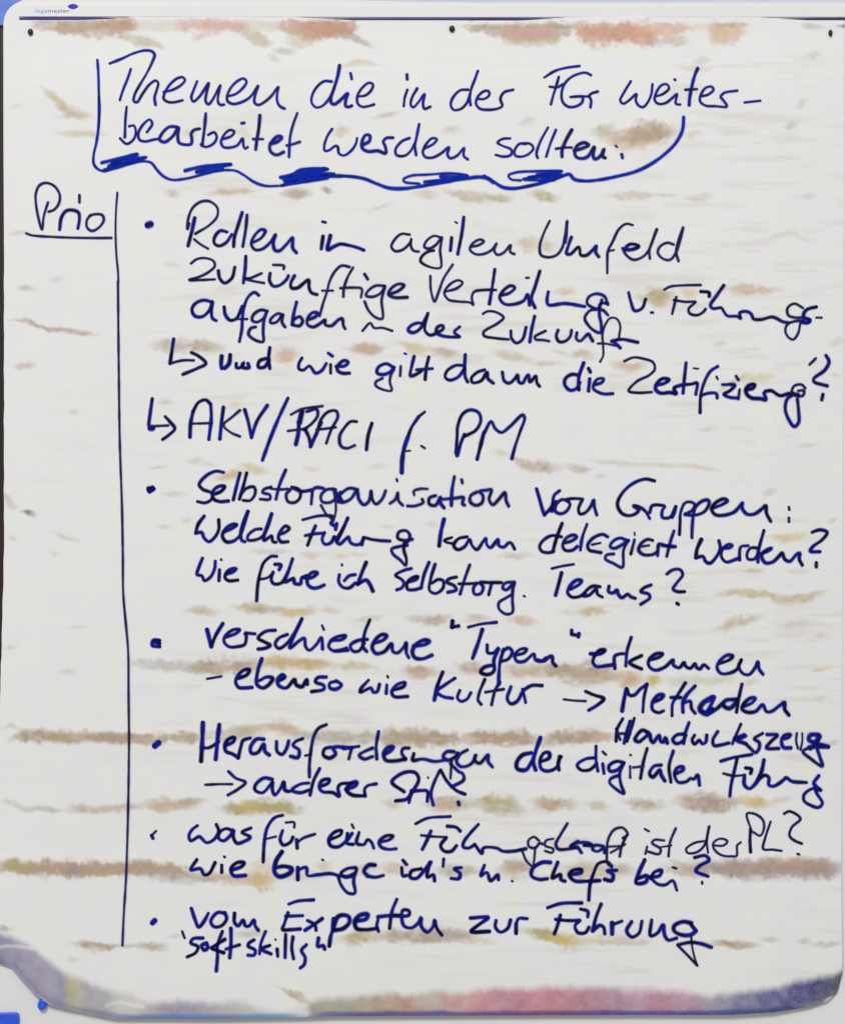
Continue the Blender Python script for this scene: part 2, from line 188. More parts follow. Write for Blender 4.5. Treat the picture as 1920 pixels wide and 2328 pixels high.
# ------------------------------------------------------------------ pen strokes: T tile origin, W word, then one stroke per row (P: whole-sheet units)
WRITING = """
L heading line "Themen die in der FGr weiter-"
T 0 0
W Themen
900,520 1000,480 1100,435 1190,412 1245,418 1270,445 1250,510 1200,610 1140,710 1105,780 1100,830 1125,838 1170,770 1230,690 1280,660 1300,680 1290,730 1270,800 1278,858
1075,565 1050,640 1010,740 985,820
1345,755 1420,735 1490,695 1520,655 1500,632 1450,645 1390,700 1350,770 1345,810 1380,835 1430,838 1500,822
1620,665 1590,740 1572,800 1588,832 1640,790 1715,680 1695,770 1690,830 1712,855 1745,820 1811,697 1792,790 1793,840 1811,860 1841,857
T 480 0
130,790 200,770 260,720 290,670 268,643 220,660 160,720 130,790 135,830 180,852 240,840 300,810 340,770 385,702 360,780 355,840 385,860 430,840 490,790 552,712 540,780 545,840 570,875 602,890
W die
990,668 930,665 870,710 830,780 825,840 860,880 910,870 960,820 1000,750
w=42 1055,535 1040,620 1010,720 985,800 985,840 1010,855 1050,830 1122,765 1105,820 1105,870 1130,877 1155,866
1145,600 1155,648
1210,790 1270,780 1320,730 1328,690 1295,678 1240,720 1200,790 1205,850 1240,875 1290,870 1338,856
W in
1612,735 1590,800 1582,870
w=38 1608,610 1610,650
1692,725 1650,800 1640,860 1660,880 1700,840 1752,772 1740,850 1752,892 1800,875
T 960 0
W der
375,735 310,740 250,800 232,860 255,900 310,895 360,850 392,770
455,580 430,650 400,730 387,800 395,862
450,810 510,810 550,775 540,745 500,750 450,800 440,850 470,890 540,900 620,890 655,868 640,810 668,758 745,735
W FGr
1000,635 1090,580 1180,555 1290,540
1120,630 1100,700 1075,780 1055,855
1045,710 1110,715 1150,690
1385,615 1340,595 1280,605 1210,640 1160,700 1142,780 1155,840 1200,875 1260,872 1310,840 1320,790
1215,795 1280,790 1370,790
1380,880 1385,820 1370,785 1390,765 1440,750
W weiter-
1712,665 1660,750 1625,825 1650,850 1700,820 1758,770 1752,820 1775,865 1812,878 1850,840 1880,770 1890,690
T 1440 0
180,790 240,770 290,722 270,690 225,700 180,770 172,820 200,850 260,845 320,800 355,770 345,850 382,857
335,650 342,655
w=40 525,560 500,620 475,720 460,800 455,862
425,735 520,730
545,790 610,775 655,735 640,710 590,720 550,780 545,830 590,865 670,870 765,872 735,820 715,795 740,762 850,742
910,840 1040,825
L heading line "bearbeitet werden sollten:"
T 180 220
W bearbeitet
390,80 380,180 375,330
410,240 450,235 465,290 445,350 390,385 335,340
555,290 600,220 580,185 530,220 485,300 495,350 540,365 610,350 640,345
w=36 800,245 740,245 680,300 660,350 700,370 770,320 815,250 810,320 820,375 860,390 920,385 925,340 920,300 945,270 990,260
w=36 1040,135 1030,250 1010,400
1060,310 1110,290 1130,330 1105,380 1040,410 1000,390
1180,345 1250,320 1275,285 1240,270 1190,310 1165,370 1185,410 1240,415 1300,395 1342,340 1350,400 1362,425 1385,410
w=36 1335,215 1355,212
w=40 1485,150 1475,260 1460,350 1450,430
1430,345 1510,345
w=44 1570,385 1630,365 1665,330 1640,320 1600,345 1565,400 1575,450 1620,475 1680,452
T 640 240
128,60 95,150 70,250 60,420
40,325 90,315 150,295
W werden
415,190 375,250 350,330 355,370 390,365 440,330 460,335 470,390 510,408 570,370 610,310 620,265
w=38 670,320 720,290 725,245 690,240 660,300 665,350 710,375 790,370 855,390 850,330 835,295 860,265 915,262
1050,265 990,290 935,360 945,405 1010,410 1060,370 1090,310
1130,150 1110,250 1095,330 1105,405
1175,350 1250,310 1275,275 1240,265 1190,310 1160,380 1180,420 1240,425 1310,390 1375,340 1362,400 1385,430 1440,410 1500,345 1495,410 1530,440
T 1100 220
W sollten:
215,340 150,345 110,375 150,400 225,435 220,475 160,490 95,475
340,385 290,385 250,440 255,480 310,490 370,465 405,420 380,385 330,380
525,250 460,370 430,470 440,500
590,270 545,380 510,490
w=40 720,270 670,360 640,440 640,490
590,425 660,415 720,415
w=40 740,440 810,420 860,395 825,375 770,395 745,445 755,490 800,505 850,490 905,410 895,480 910,510 960,480 985,425 975,490 995,500
w=30 1080,400 1092,410
w=36 1130,470 1137,500
L box underline
T 0 0
W bracket
800,490 808,600 812,750 815,850 812,1000 805,1085 795,1150
T 180 220
160,0 165,100 158,250 140,380 118,480 120,550 150,590 200,608 270,590 400,545 520,528 590,540 640,600 690,650 760,680 880,670 1000,640 1150,605 1280,605 1350,640 1440,700 1530,730 1640,730
T 640 240
w=44 0,655 200,615 400,580 560,580 680,600 780,640 880,675 1000,680 1120,665 1250,640 1400,610 1530,595 1620,585 1690,595 1740,630
T 1100 220
w=40 0,650 70,690 150,740 240,752 350,735 500,700 620,660 700,635 740,675 830,690 950,680 1100,650 1250,610 1380,545 1500,455 1580,370 1630,270 1640,165
T 180 220
w=40 185,540 480,470 270,545 550,495 200,605 500,520 240,570 480,500
w=40 870,605 1020,570 1250,553 1100,580 960,615 1040,615 1180,595
w=40 1655,660 1736,650 1815,600 2020,585
T 640 240
w=44 10,590 150,550 380,520 60,600 430,560 30,640 380,590 20,615 300,560 400,560
w=34 1130,640 1010,625 1000,605 1060,575 1200,565 1400,555 1530,575 1170,625 1500,595 1220,645 1400,615 1300,580 1480,580
T 1100 220
w=34 300,685 220,675 200,645 260,620 430,610 640,610 360,660 640,640 320,675 580,680 430,640 600,630 460,690 620,650
L priority note
T 40 400
W Prio
250,215 215,330 200,440 170,340 150,220 150,140 180,75 235,55 300,80 345,150 340,220 300,275 255,292
w=38 345,440 360,340 400,285 460,280 500,300 508,350 495,430
508,155 508,215
600,320 570,360 570,420 610,450 670,420 708,360 695,320 640,312 590,325
W underline
70,470 110,485 300,500 560,508 770,508
L divider
T 40 400
W divider
w=27 820,135 808,300 805,480 812,650 825,790 828,868
T 0 0
P w=7.6 268,640 269,760 270,850 272,1000 277,1150 279,1260 280,1350 286,1420 291,1480 292,1580 293,1680 292,1780 290,1880 286,2000 281,2080 278,2150
L item line "Rollen im agilen Umfeld"
T 40 400
W bullet
w=76 1070,402 1092,395
T 300 430
W Rollen
470,280 455,330 462,240 500,150 570,100 640,100 700,150 700,220 640,290 520,365
w=46 515,235 495,330 460,465
510,410 560,450 625,488
w=38 780,350 725,340 680,390 675,440 710,465 770,440 820,370
w=40 905,190 870,300 840,400 835,470
w=36 945,210 935,320 910,470
w=38 985,440 1060,400 1095,340 1060,330 1000,390 980,450 1010,495 1070,490 1140,430 1180,370 1160,440 1175,500 1210,505 1270,450 1320,395 1320,480 1350,520
W im
w=34 1565,265 1590,272
w=42 1570,385 1555,490
w=46 1630,380 1608,495 1660,470 1710,450 1780,460 1855,480 1905,500
T 740 450
W agilen
690,300 620,295 560,350 540,400 570,435 630,425 690,370 705,330 700,390 720,430 765,440
950,325 890,310 830,350 810,400 850,415 910,380 955,320 940,430 950,520 945,570 870,570 780,520 790,480 840,440 890,430
w=40 1035,325 1025,430
w=40 1135,155 1120,280 1085,460
1190,400 1260,385 1300,355 1270,340 1210,370 1185,420 1230,460 1310,455 1370,420 1405,370 1385,430 1410,465 1460,450 1520,385 1515,440 1550,460
w=26 1065,195 1080,205
T 1160 460
W Umfeld
322,150 270,260 240,360 250,430 310,450 380,430 425,370 450,260 465,150 460,260 450,330
w=38 500,285 470,370 460,420 490,425 560,365 570,390 575,430 620,435 680,385 705,355 700,410 725,445
1005,185 950,175 890,220 840,320 800,400 795,480 795,580
w=26 850,390 800,400
w=44 930,390 1000,385 1055,360 1030,345 975,345 935,385
920,375 950,430 1010,470 1080,450 1130,400 1205,210 1160,330 1140,400 1145,460
1340,345 1290,330 1230,360 1210,410 1250,460 1310,470 1360,410 1420,200 1380,310 1360,400 1380,480
L item line "Zukünftige Verteilung v. Führungs-"
T 300 430
W Zukünftige
485,610 530,575 600,565 670,590 680,630 630,680 550,720 470,745 570,745 680,740
w=38 710,670 720,730 760,770 820,730 845,640
w=44 935,550 930,650 915,770
1065,690 970,730 930,735 1000,755 1085,770
w=38 1135,690 1130,750 1160,795 1210,790 1270,740 1285,710
w=34 1160,620 1250,630 1245,655
w=40 1335,710 1305,770 1310,810 1360,810 1400,780 1450,745 1455,810 1475,850 1520,865
T 740 450
195,565 130,555 70,610 30,690 10,770 -20,860 -50,970
-30,760 60,760
225,570 180,650 150,740 145,810
120,740 220,735 295,745 290,815
w=36 320,625 345,665
480,720 410,720 350,760 330,800 390,810 450,780 490,720 460,830 465,990 410,980 350,920 320,850
w=36 520,790 600,760 645,715 600,705 540,740 515,790 560,815 670,815
W Verteilung
860,640 865,760 895,850 925,780 970,660 1045,545
980,770 1080,740 1125,695 1090,675 1020,710 975,780 1010,835 1090,850 1190,860 1215,880 1200,820 1220,770 1300,755 1400,755
w=38 1390,585 1370,720 1345,870
w=38 1435,800 1510,780 1555,735 1520,720 1460,760 1430,820 1470,870 1560,870 1630,840 1658,790 1675,880
w=26 1645,655 1670,655
w=38 1760,600 1720,730 1690,830 1720,900
T 1160 460
w=44 310,735 300,800 310,840 450,830 610,855
w=36 800,840 770,770 700,750 640,780 630,830 690,870 760,885 800,925
w=36 750,800 725,870 650,890 610,950 640,1010 690,1055 740,1070 745,1000 730,920 740,830 800,830
W v.
w=42 970,740 990,820 1020,890 1080,870 1110,795
w=36 1155,905 1170,905
T 1440 600
W Führungs-
250,210 300,185 400,175 550,172
350,270 335,330 315,410
330,295 420,310 510,310 500,320 450,370 460,405 520,420 570,395 590,370
w=40 550,225 620,235 620,265
w=38 740,175 680,260 630,340 650,365 720,360 740,390 770,425 850,430 880,450 870,400 930,390 965,410 985,450 1050,455 1140,435 1230,475 1270,480
1390,360 1320,325 1265,360 1270,420 1330,440 1390,440 1450,465 1430,485 1380,465 1270,490 1245,540 1270,600 1310,620 1350,570 1370,480
w=40 1500,352 1430,370 1400,400 1400,440 1450,460 1420,485 1380,480
w=34 1500,440 1545,440
L item line "aufgaben in der Zukunft"
T 360 660
W aufgaben
w=42 440,95 370,80 300,110 275,160 300,210 360,215 420,160 445,90 435,170 445,230 475,248
w=40 540,135 550,200 590,245 640,230 690,130
w=38 825,40 790,15 740,50 705,130 690,230 685,320 665,420
w=30 640,235 730,235
w=36 895,170 840,160 780,200 770,245 810,260 870,220 890,170 865,260 860,340 860,420 800,410 740,360 760,310 800,300
w=36 1025,200 980,190 920,240 920,265 970,260 1020,200 1015,260 1040,300
w=40 1135,95 1110,200 1100,280
w=38 1110,240 1160,215 1185,250 1160,290 1110,285
w=38 1230,240 1290,215 1310,185 1270,180 1225,230 1225,280 1270,300 1330,270 1370,240 1370,280 1420,290 1480,240 1510,230 1520,290 1535,315
T 800 680
W in
85,260 150,195 180,235 250,235 330,260
W der
w=38 600,205 540,195 480,220 460,255 500,275 560,240 625,110 600,200 600,260 640,295 690,280 750,240 745,215 700,230 695,275 740,300 810,310 880,310
w=36 885,308 840,270 885,225
W Zukunft
1075,120 1110,100 1180,105 1245,150 1200,195 1080,270 1085,300 1180,320 1285,330
w=38 1305,260 1310,320 1350,360 1400,330 1430,230
w=40 1500,140 1475,250 1460,350
1590,260 1500,310 1510,330 1570,335 1620,345
T 1080 670
w=36 680,290 665,340 690,385 740,380 780,340 790,290
w=36 835,310 830,360 860,380 930,320 945,345 965,380
w=30 1180,350 1190,250 1160,195 1110,190 1070,240 1045,320 1050,420 1050,500 1025,550
w=30 1005,400 1060,400 1120,410 1150,420
w=44 1120,380 1200,365 1335,390
w=40 1130,380 1165,410 1190,435
L item line "und wie gilt dann die Zertifizierung?"
T 360 660
W arrow
w=40 125,400 95,600
95,600 200,575 290,575
w=38 270,510 330,540 390,600 320,640 200,690
W und
w=56 520,540 515,600 520,640
w=50 590,530 580,600 545,640
w=46 640,600 640,635 680,630 700,590 690,630 745,635 735,600
w=44 880,560 830,580 820,630 870,630 910,570
w=42 915,470 905,560 915,640
W wie
w=38 1180,555 1155,600 1155,645 1190,655 1240,620 1260,640 1290,680 1340,660 1380,600
w=36 1415,610 1415,680
w=38 1395,515 1430,540
w=42 1460,625 1530,620 1560,590 1530,575 1480,610 1470,655 1510,680 1570,680
T 800 680
W gilt
w=40 340,560 280,530 215,560 205,605 250,620 310,600 345,560
345,580 320,620 310,680 325,750 260,745 195,710 195,680 250,650
w=32 400,550 395,630
w=26 430,445 445,450
w=42 510,470 490,550 480,630 540,610 570,590
w=40 630,475 610,560 600,660
w=36 530,580 660,570
W dann
w=42 920,545 850,545 780,590 765,640 800,665 870,640 925,570
w=42 930,455 925,550 930,640 950,680
w=42 1090,580 1030,600 980,650 990,685 1060,670 1110,600 1115,650 1160,690
w=42 1235,600 1250,670 1290,690 1340,650 1360,620 1370,680 1400,690 1430,640 1450,620 1460,680 1500,640 1510,630 1520,690 1540,715
T 1080 670
W die
w=40 850,660 790,655 740,690 735,740 780,785 830,770 860,720
w=44 890,560 850,680 850,780
w=40 940,690 930,790
w=40 930,605 945,635
w=38 980,740 1040,720 1055,690 1010,690 980,720 970,770 1010,800 1060,815 1130,812
W Zertifizierung?
1225,545 1300,515 1380,525 1460,555 1475,610 1430,660 1330,710 1260,790 1330,805 1450,800
T 1440 780
w=44 180,345 250,330 290,300 240,290 190,330 180,380 220,410 300,405 350,415 330,370 390,345 480,335 520,325 510,420
w=42 430,160 415,300 405,410
w=26 490,205 530,210
w=38 690,190 630,230 580,320 550,430 545,570
w=38 550,430 620,410 680,415 685,450
w=28 680,275 690,295
w=44 730,340 830,345 790,390 740,420 790,445 850,450
w=34 870,380 860,460
w=36 840,270 860,300
w=46 930,380 980,370 995,340 950,345 920,380 930,420 970,450 1040,455 1085,465 1070,410
w=50 1080,395 1130,390 1200,430 1280,415 1350,425
w=34 1410,370 1380,340 1320,350 1300,390 1330,430 1390,430 1400,390 1350,390
w=42 1300,430 1260,460 1245,540 1270,620 1320,685 1355,650 1355,560 1345,460
w=32 1445,175 1495,125
w=40 1580,100 1605,150 1570,220 1480,290 1480,315 1590,350
w=40 1555,420 1545,465
L item line "AKV/RACI f. PM"
T 310 880
W arrow
w=40 130,95 115,200 100,310
w=80 115,335 130,335
w=32 150,320 260,315
w=38 235,240 280,290 315,340 270,390 215,430
W AKV/
w=46 440,410 445,300 465,200
w=38 465,200 510,125 570,105 610,140
w=46 610,140 615,250 595,430
w=32 460,300 620,295
w=46 715,165 700,280 685,425
w=34 850,190 780,250 720,300 720,325 780,375 850,405
w=40 890,185 920,290 945,415
w=40 945,415 990,280 1075,150
w=44 1245,90 1170,250 1100,420 1035,600
W RACI
w=60 1360,200 1340,290
w=52 1335,290 1330,380 1310,470
w=34 1270,225 1360,180 1530,155
w=36 1400,200 1480,180 1490,230 1440,300 1370,350
w=32 1245,360 1400,340
w=46 1385,345 1420,420 1430,490
w=40 1430,490 1470,400 1520,290
w=36 1480,390 1520,260 1580,200 1640,195 1655,240 1600,350 1560,460
w=32 1480,350 1640,330
T 780 900
w=36 110,210 60,210 10,260 -30,330 -20,410 30,430 95,405
w=44 235,225 205,320 190,440
W f.
w=34 670,130 620,170
w=42 620,170 560,260 530,340
w=54 530,340 500,430 485,520 480,630
w=26 500,455 550,450
w=32 640,410 670,430
W PM
w=48 995,315 965,390 935,490
w=38 925,470 935,340 940,250 980,150 1040,115 1110,135 1130,200 1090,280 1000,330
w=48 1155,300 1130,400 1100,520
w=38 1160,300 1215,210 1250,270 1300,300 1370,250 1475,155 1490,180 1450,300 1410,420 1385,515
L item line "Selbstorganisation von Gruppen:"
T 320 1060
W bullet
w=66 70,195 95,180
w=50 60,180 110,185 70,210
W Selbstorganisation
w=38 680,50 620,40 540,75 480,150 510,190 580,220 580,270 530,300 465,290
w=46 600,230 660,205 690,165 640,165 590,210 600,270 650,290 720,285
w=40 815,55 790,150 760,275
w=42 870,55 840,170 810,270
w=36 820,230 870,180 930,170 940,220 900,280 840,280
w=36 1070,170 1010,190 1000,215 1060,235 1060,270 980,270
w=38 1190,30 1140,150 1110,270
w=34 1070,185 1150,190 1210,185
w=36 1230,190 1195,230 1210,290 1270,295 1310,250 1300,190 1240,170
w=40 1260,180 1320,205 1400,195
w=36 1410,200 1400,310
w=38 1400,200 1440,175 1500,180
w=36 1600,190 1530,190 1480,240 1490,290 1560,295 1610,250 1640,210
w=32 1580,180 1600,290 1600,380 1580,430 1530,400 1480,320
T 760 1060
w=38 10,210 60,290 30,290
w=38 190,190 120,180 60,220 30,270 60,295 130,270 185,200 200,270 240,315 280,290 300,200 310,270 340,310 390,270 420,200
w=36 455,305 500,270 520,215 525,280 560,320
w=28 510,105 515,120
w=34 765,185 700,185 650,205 655,235
w=36 600,325 660,325 730,295 720,270
w=40 830,240 780,260 780,310 830,320 870,250 870,300 900,340
w=42 985,85 965,200 960,320
w=38 890,270 1000,260 1060,255 1050,310 1070,318
w=36 1045,110 1050,135
w=38 1170,210 1120,240 1115,290 1160,320 1210,300 1220,240 1190,205 1250,195 1290,190 1270,270 1300,315 1350,270 1400,215 1410,280 1430,325
T 1190 1060
W von
w=46 105,185 130,270 155,360 170,400
w=40 170,400 230,330 250,240 295,200
w=46 265,290 250,340 230,370
w=38 370,285 310,275 265,320 260,370 300,390 350,370 380,310 350,275 440,265 485,270
w=38 480,275 450,350 460,390 500,385 550,330 575,275 580,330 600,400
W Gruppen:
w=38 1075,120 1000,105 900,140 810,220 770,310 800,380 850,405 910,395 945,360 900,325 940,330 1000,370 1035,430
w=38 1035,380 1055,325 1130,320 1160,330 1140,360 1140,420 1200,420 1250,330
w=40 1250,330 1240,380 1220,420
T 1440 1080
w=36 375,490 380,400 385,310 420,230 460,220 500,240 480,290 420,320
w=42 420,325 500,330 580,300 620,230 610,205 560,215 510,260 490,330 480,430 478,515
w=40 640,275 730,240 770,210 740,195 670,230 640,280 670,325 740,330 830,300 895,225 890,270 930,320 990,320 1050,280 1085,250 1090,310 1125,380
w=32 1275,262 1278,285
w=32 1275,350 1275,385
L item line "Welche Führung kann delegiert werden?"
T 320 1060
W Welche
w=44 520,410 470,480 450,550
w=40 450,550 500,545 520,590 560,620 610,580 640,520 640,440
w=42 680,540 750,510 790,480 760,475 700,510 670,570 700,620 760,615 820,560 850,480 880,370
w=40 880,370 840,470 820,560 830,610 855,620
w=36 990,515 940,520 880,570 880,605 940,605 1000,575 1050,480 1075,390
w=42 1075,390 1030,510 1010,610 1060,580 1075,570 1085,620 1110,625
w=38 1140,560 1190,540 1220,510 1190,490 1150,530 1130,580 1150,620 1210,620
W Führung
w=36 1330,440 1450,410 1540,405 1590,415
w=50 1560,410 1580,440 1560,470 1600,490
w=40 1435,490 1400,570 1370,650
w=36 1350,570 1430,555 1500,550
w=40 1510,545 1490,600 1510,640 1560,630 1590,580
w=38 1610,470 1600,520
w=42 1700,425 1660,520 1610,620
T 760 1060
w=40 110,425 60,530 15,610 40,640 90,600 115,580 130,625 170,645 215,635 240,585
w=42 225,645 245,590 300,600 370,610 455,615
w=38 640,600 580,610 520,590 530,540 590,530 620,570 600,620 570,640
w=36 600,650 530,660 470,680 480,720 540,770 585,815 590,760 570,690 575,630
W kann
w=50 900,435 875,540 860,655
w=36 965,585 900,610 920,625 970,635
w=42 1090,580 1020,595 980,650 1010,685 1070,660 1110,600 1130,650 1170,685 1220,620 1245,590 1250,640 1280,670 1330,615 1345,600 1350,650 1390,665 1430,630 1450,630 1480,680
T 1190 1060
W delegiert
w=38 310,580 230,570 160,610 130,660 150,700 210,710 245,700
w=40 315,470 280,560 255,640 240,700
w=38 340,630 400,610 435,580 410,565 350,590 320,650 340,690 400,690 440,660
w=38 520,475 480,590 465,690
w=40 690,580 650,560 570,590 525,650 540,690 580,700 635,710
w=32 560,645 630,630
w=40 850,610 790,590 730,620 710,660 740,675 800,650 860,610
w=36 855,610 820,690 810,830 740,800 670,760 680,730 740,720
w=36 910,605 880,720
w=28 910,545 912,565
w=42 1060,610 1020,600 960,640 945,690 980,725 1060,725 1100,700
w=34 960,660 1030,650
w=40 1100,735 1105,660 1110,640 1180,655 1245,660
w=38 1235,530 1205,620 1175,740
w=44 1140,650 1230,660
T 1440 1080
W werden?
w=50 555,530 520,610 510,680
w=44 510,680 570,670 590,710 625,725 680,670 710,600 700,540
w=42 730,600 780,600 810,580 780,570 730,610 720,670 760,715 820,700 870,680
w=38 870,700 870,630 880,590 940,580
w=38 1020,600 960,600 930,650 940,690 990,690 1030,640
w=42 1070,455 1040,560 1020,650 1020,715
w=44 1060,640 1110,620 1135,600 1100,610 1050,660 1080,720 1140,715 1200,660 1220,640 1240,690 1280,710 1340,650 1365,640 1360,690 1385,740
w=44 1465,470 1530,450 1590,470 1550,530 1470,590 1450,625 1530,630
w=36 1500,720 1500,755
L item line "Wie führe ich selbstorg. Teams?"
T 420 1240
W Wie
w=38 145,105 115,180 100,240 140,250 160,290 210,260 245,190 250,130
w=38 285,200 280,290
w=30 298,115 300,120
w=40 340,235 400,215 425,190 390,190 345,220 330,265 360,290 435,285
W führe
w=38 755,90 710,90 650,140 620,220 600,320 590,455
w=34 610,280 680,265 720,230
w=40 725,220 710,280 730,315 790,310 830,260
w=46 740,155 790,160 775,200
w=42 885,110 855,200 820,300 870,280 895,270 900,310 950,315 960,270 1000,250
w=40 960,265 1040,265 1090,225 1050,220 1010,260 1010,320 1050,350 1100,345 1145,325
W ich
w=42 1270,240 1265,300 1300,345 1350,350 1400,310
w=32 1290,155 1292,165
w=38 1400,240 1350,250 1310,290
w=52 1490,140 1460,210 1420,320
w=46 1420,320 1490,285 1520,320 1545,375
T 860 1240
W selbstorg.
w=38 270,190 210,205 140,245 190,280 210,310 190,350 150,365
w=42 240,300 310,280 325,255 280,265 235,310 240,360 290,365 350,350
w=40 415,140 375,240 350,350
w=42 465,155 430,270 420,370 470,395 530,350 530,290 490,280 440,310
w=38 640,260 580,275 560,300 620,330 640,365 570,385
w=38 750,160 710,270 670,400
w=36 660,315 740,315 810,310
w=40 810,310 780,350 790,400 840,395 860,340 830,305 900,305 1010,305
w=38 930,310 905,405
w=36 1110,300 1040,310 1020,350 1050,365 1100,320 1120,300 1105,350 1100,450 1100,550 1050,565 990,520 990,470 1050,430 1100,400
w=28 1195,415 1202,420
W Teams?
T 1200 1240
w=34 195,190 280,170 375,155
w=48 275,225 250,320 225,410
w=44 350,360 420,320 440,290 400,285 340,340 325,390 360,425 420,420 470,390
w=42 590,340 530,335 470,380 450,415 500,410 560,360 570,400 610,425
w=42 665,335 660,380 700,390 730,365 740,400 770,430 820,400 840,420 880,435
w=42 1010,325 950,350 925,380 990,400 1000,430 925,485
w=42 1140,235 1190,200 1250,200 1270,240 1220,310 1190,360 1230,380 1285,380
w=38 1222,475 1235,485
L item line "verschiedene „Typen“ erkennen"
T 310 1390
W bullet
w=50 190,240 140,240 130,280 190,290
w=46 150,250 190,265
W verschiedene
w=54 580,150 600,230 615,290
w=44 615,290 650,200 710,100
w=42 740,210 820,180 850,150 800,150 730,200 720,250 760,290 830,290 890,270 900,190 890,180 975,185
w=40 1140,155 1060,165 1000,220 1050,250 1100,280 1050,305 1000,310
w=40 1240,190 1170,220 1140,270 1170,305 1240,260 1310,160 1360,60
w=42 1360,60 1300,190 1260,300 1340,240 1380,220 1390,290 1420,320 1480,270 1520,215 1530,310
w=32 1525,115 1540,150
w=42 1600,240 1690,230 1720,200 1660,205 1600,240 1580,290 1620,325 1736,320
T 760 1390
w=40 0,325 60,315 100,300
w=40 270,230 190,240 130,280 150,325 200,325 245,260
w=42 290,70 250,170 235,290 265,330
w=44 330,260 400,235 430,200 390,190 330,240 310,300 340,345 410,330 460,270 470,265 480,330 520,340 570,290 590,255 590,340 610,380
w=48 650,285 750,270 780,245 740,235 670,270 640,330 660,380 720,390 800,360
W Typen
w=54 970,80 965,130
w=46 965,130 1020,120
w=36 1100,130 1200,105 1330,90
w=48 1215,150 1180,260 1135,385
w=44 1255,275 1260,340 1310,340 1330,320 1350,300 1310,400 1310,490 1260,520 1200,500 1230,460 1310,440
w=44 1390,310 1360,420 1350,540 1350,600
w=42 1380,330 1430,300 1460,330 1430,390 1380,410
w=42 1490,360 1560,340 1580,310 1530,310 1480,360 1500,410 1560,410 1640,350 1650,400 1700,410 1736,380
T 1220 1420
w=40 0,290 60,300 100,265 125,260 130,310 155,340
w=40 285,45 285,75
w=44 285,80 340,90
w=40 345,75 340,100
W erkennen
w=50 440,240 520,240 560,210 520,210 470,260
w=44 470,260 460,310 490,345 560,340 630,330
w=38 640,360 640,260 690,240 715,240
w=40 775,105 740,220 730,340
w=46 860,255 760,310 780,330 860,365
w=44 930,290 1010,265 1035,240 980,240 920,290 920,340 970,375 1050,350 1120,290 1120,330 1170,355 1210,310 1220,340 1260,360 1300,320 1310,350 1340,365 1370,330 1410,360
w=42 1500,320 1580,290 1610,260 1570,250 1510,290 1480,350 1510,400 1580,400 1640,370 1680,290
T 1440 1460
w=42 884,145 862,200 900,260 950,265 1000,205 1020,160 1030,220 1062,265
L item line "- ebenso wie Kultur -> Methoden"
T 310 1390
W dash
w=28 580,555 700,535
W ebenso
w=46 840,550 910,520 930,480 890,480 840,520 815,580 840,625 890,630 950,625
w=46 1030,390 1000,480 990,600 1040,630 1100,590 1120,550 1070,540 1010,570
w=46 1170,570 1220,540 1200,520 1160,560 1170,610 1230,630 1300,560 1310,600 1360,620 1400,560 1405,600
w=48 1560,540 1490,545 1470,580 1540,610 1540,640 1440,660
w=46 1650,575 1590,590 1590,630 1640,640 1685,605 1640,570
T 760 1390
W wie
w=40 280,565 215,640 210,665 270,640 300,630 320,665 350,660 370,600
w=42 430,605 425,675
w=30 435,530 440,545
w=44 480,650 570,615 580,585 520,600 470,660 490,700 600,700
W Kultur
w=48 890,500 850,600 820,730
w=44 990,550 900,610 840,660 890,700 970,715
w=40 1030,650 1010,710 1040,740 1090,720 1120,670
w=38 1235,560 1190,670 1180,730 1205,765
w=36 1360,580 1320,650 1290,770
w=36 1240,665 1390,640
w=44 1450,620 1420,720 1450,760 1500,740 1540,670
w=42 1545,640 1560,700 1570,750
w=46 1550,650 1620,610 1705,610
T 1220 1420
W arrow
w=32 220,615 300,625 400,630
w=40 400,550 470,580 550,610 500,660 425,705
W Methoden
w=50 735,530 715,620 700,710
w=42 740,530 760,580 800,580 850,530 905,490
w=36 905,490 880,600 870,720
w=46 950,640 1020,610 1040,580 1000,580 950,640 950,700 1000,725 1040,710
w=42 1220,480 1150,590 1115,650 1110,750
w=42 1100,600 1180,600
w=50 1300,505 1230,580 1200,640 1200,720
w=42 1200,650 1260,630 1270,690 1300,730
w=62 1440,600 1360,650 1340,700 1390,730 1440,700
w=44 1440,600 1460,590 1420,680 1390,740 1480,690 1530,640
w=54 1640,615 1550,625 1530,660 1580,690 1640,640
w=42 1685,490 1660,600 1640,720
T 1440 1460
w=46 900,530 970,500 1000,460 960,460 910,500 890,550 930,575 1000,570 1060,515 1090,570 1130,570 1200,520 1240,495 1240,550 1275,600
L item line "Handwerkszeug"
T 1220 1420
W Handwerkszeug
w=38 705,775 660,860 650,960
w=38 800,770 780,840 740,960
T 1440 1630
P w=9.5 1400,1657 1409,1682
P w=8.5 1405,1668 1432,1668
P w=10.5 1432,1640 1424,1665 1418,1690
w=46 120,130 70,110 20,160 10,190 40,205 90,170 130,140 140,190 160,210 190,170 210,150 220,200 240,210 260,170 275,215
w=44 410,140 350,150 320,190 350,220 400,200 430,150
w=40 455,45 425,130 410,220
w=44 500,150 480,190 500,225 540,190 560,220 590,210 600,150
w=42 690,120 650,190 660,235 720,230 780,215
w=38 880,60 840,150 810,220
w=52 830,180 920,150 850,190 920,220
w=38 920,220 970,270 1000,295 1030,260 1030,210 990,180 1060,135
w=46 1095,145 1180,150 1130,200 1090,255 1190,260
w=48 1220,180 1270,170 1290,145 1240,150 1215,190 1230,250 1290,255
w=30 1340,135 1335,200 1350,260
w=28 1385,135 1385,200 1370,270
w=54 1510,145 1450,150 1440,190 1490,205 1530,150 1500,220 1450,260
w=52 1440,250 1520,230 1600,245
w=38 1600,250 1440,255 1390,285 1450,340 1550,405 1530,330 1510,270
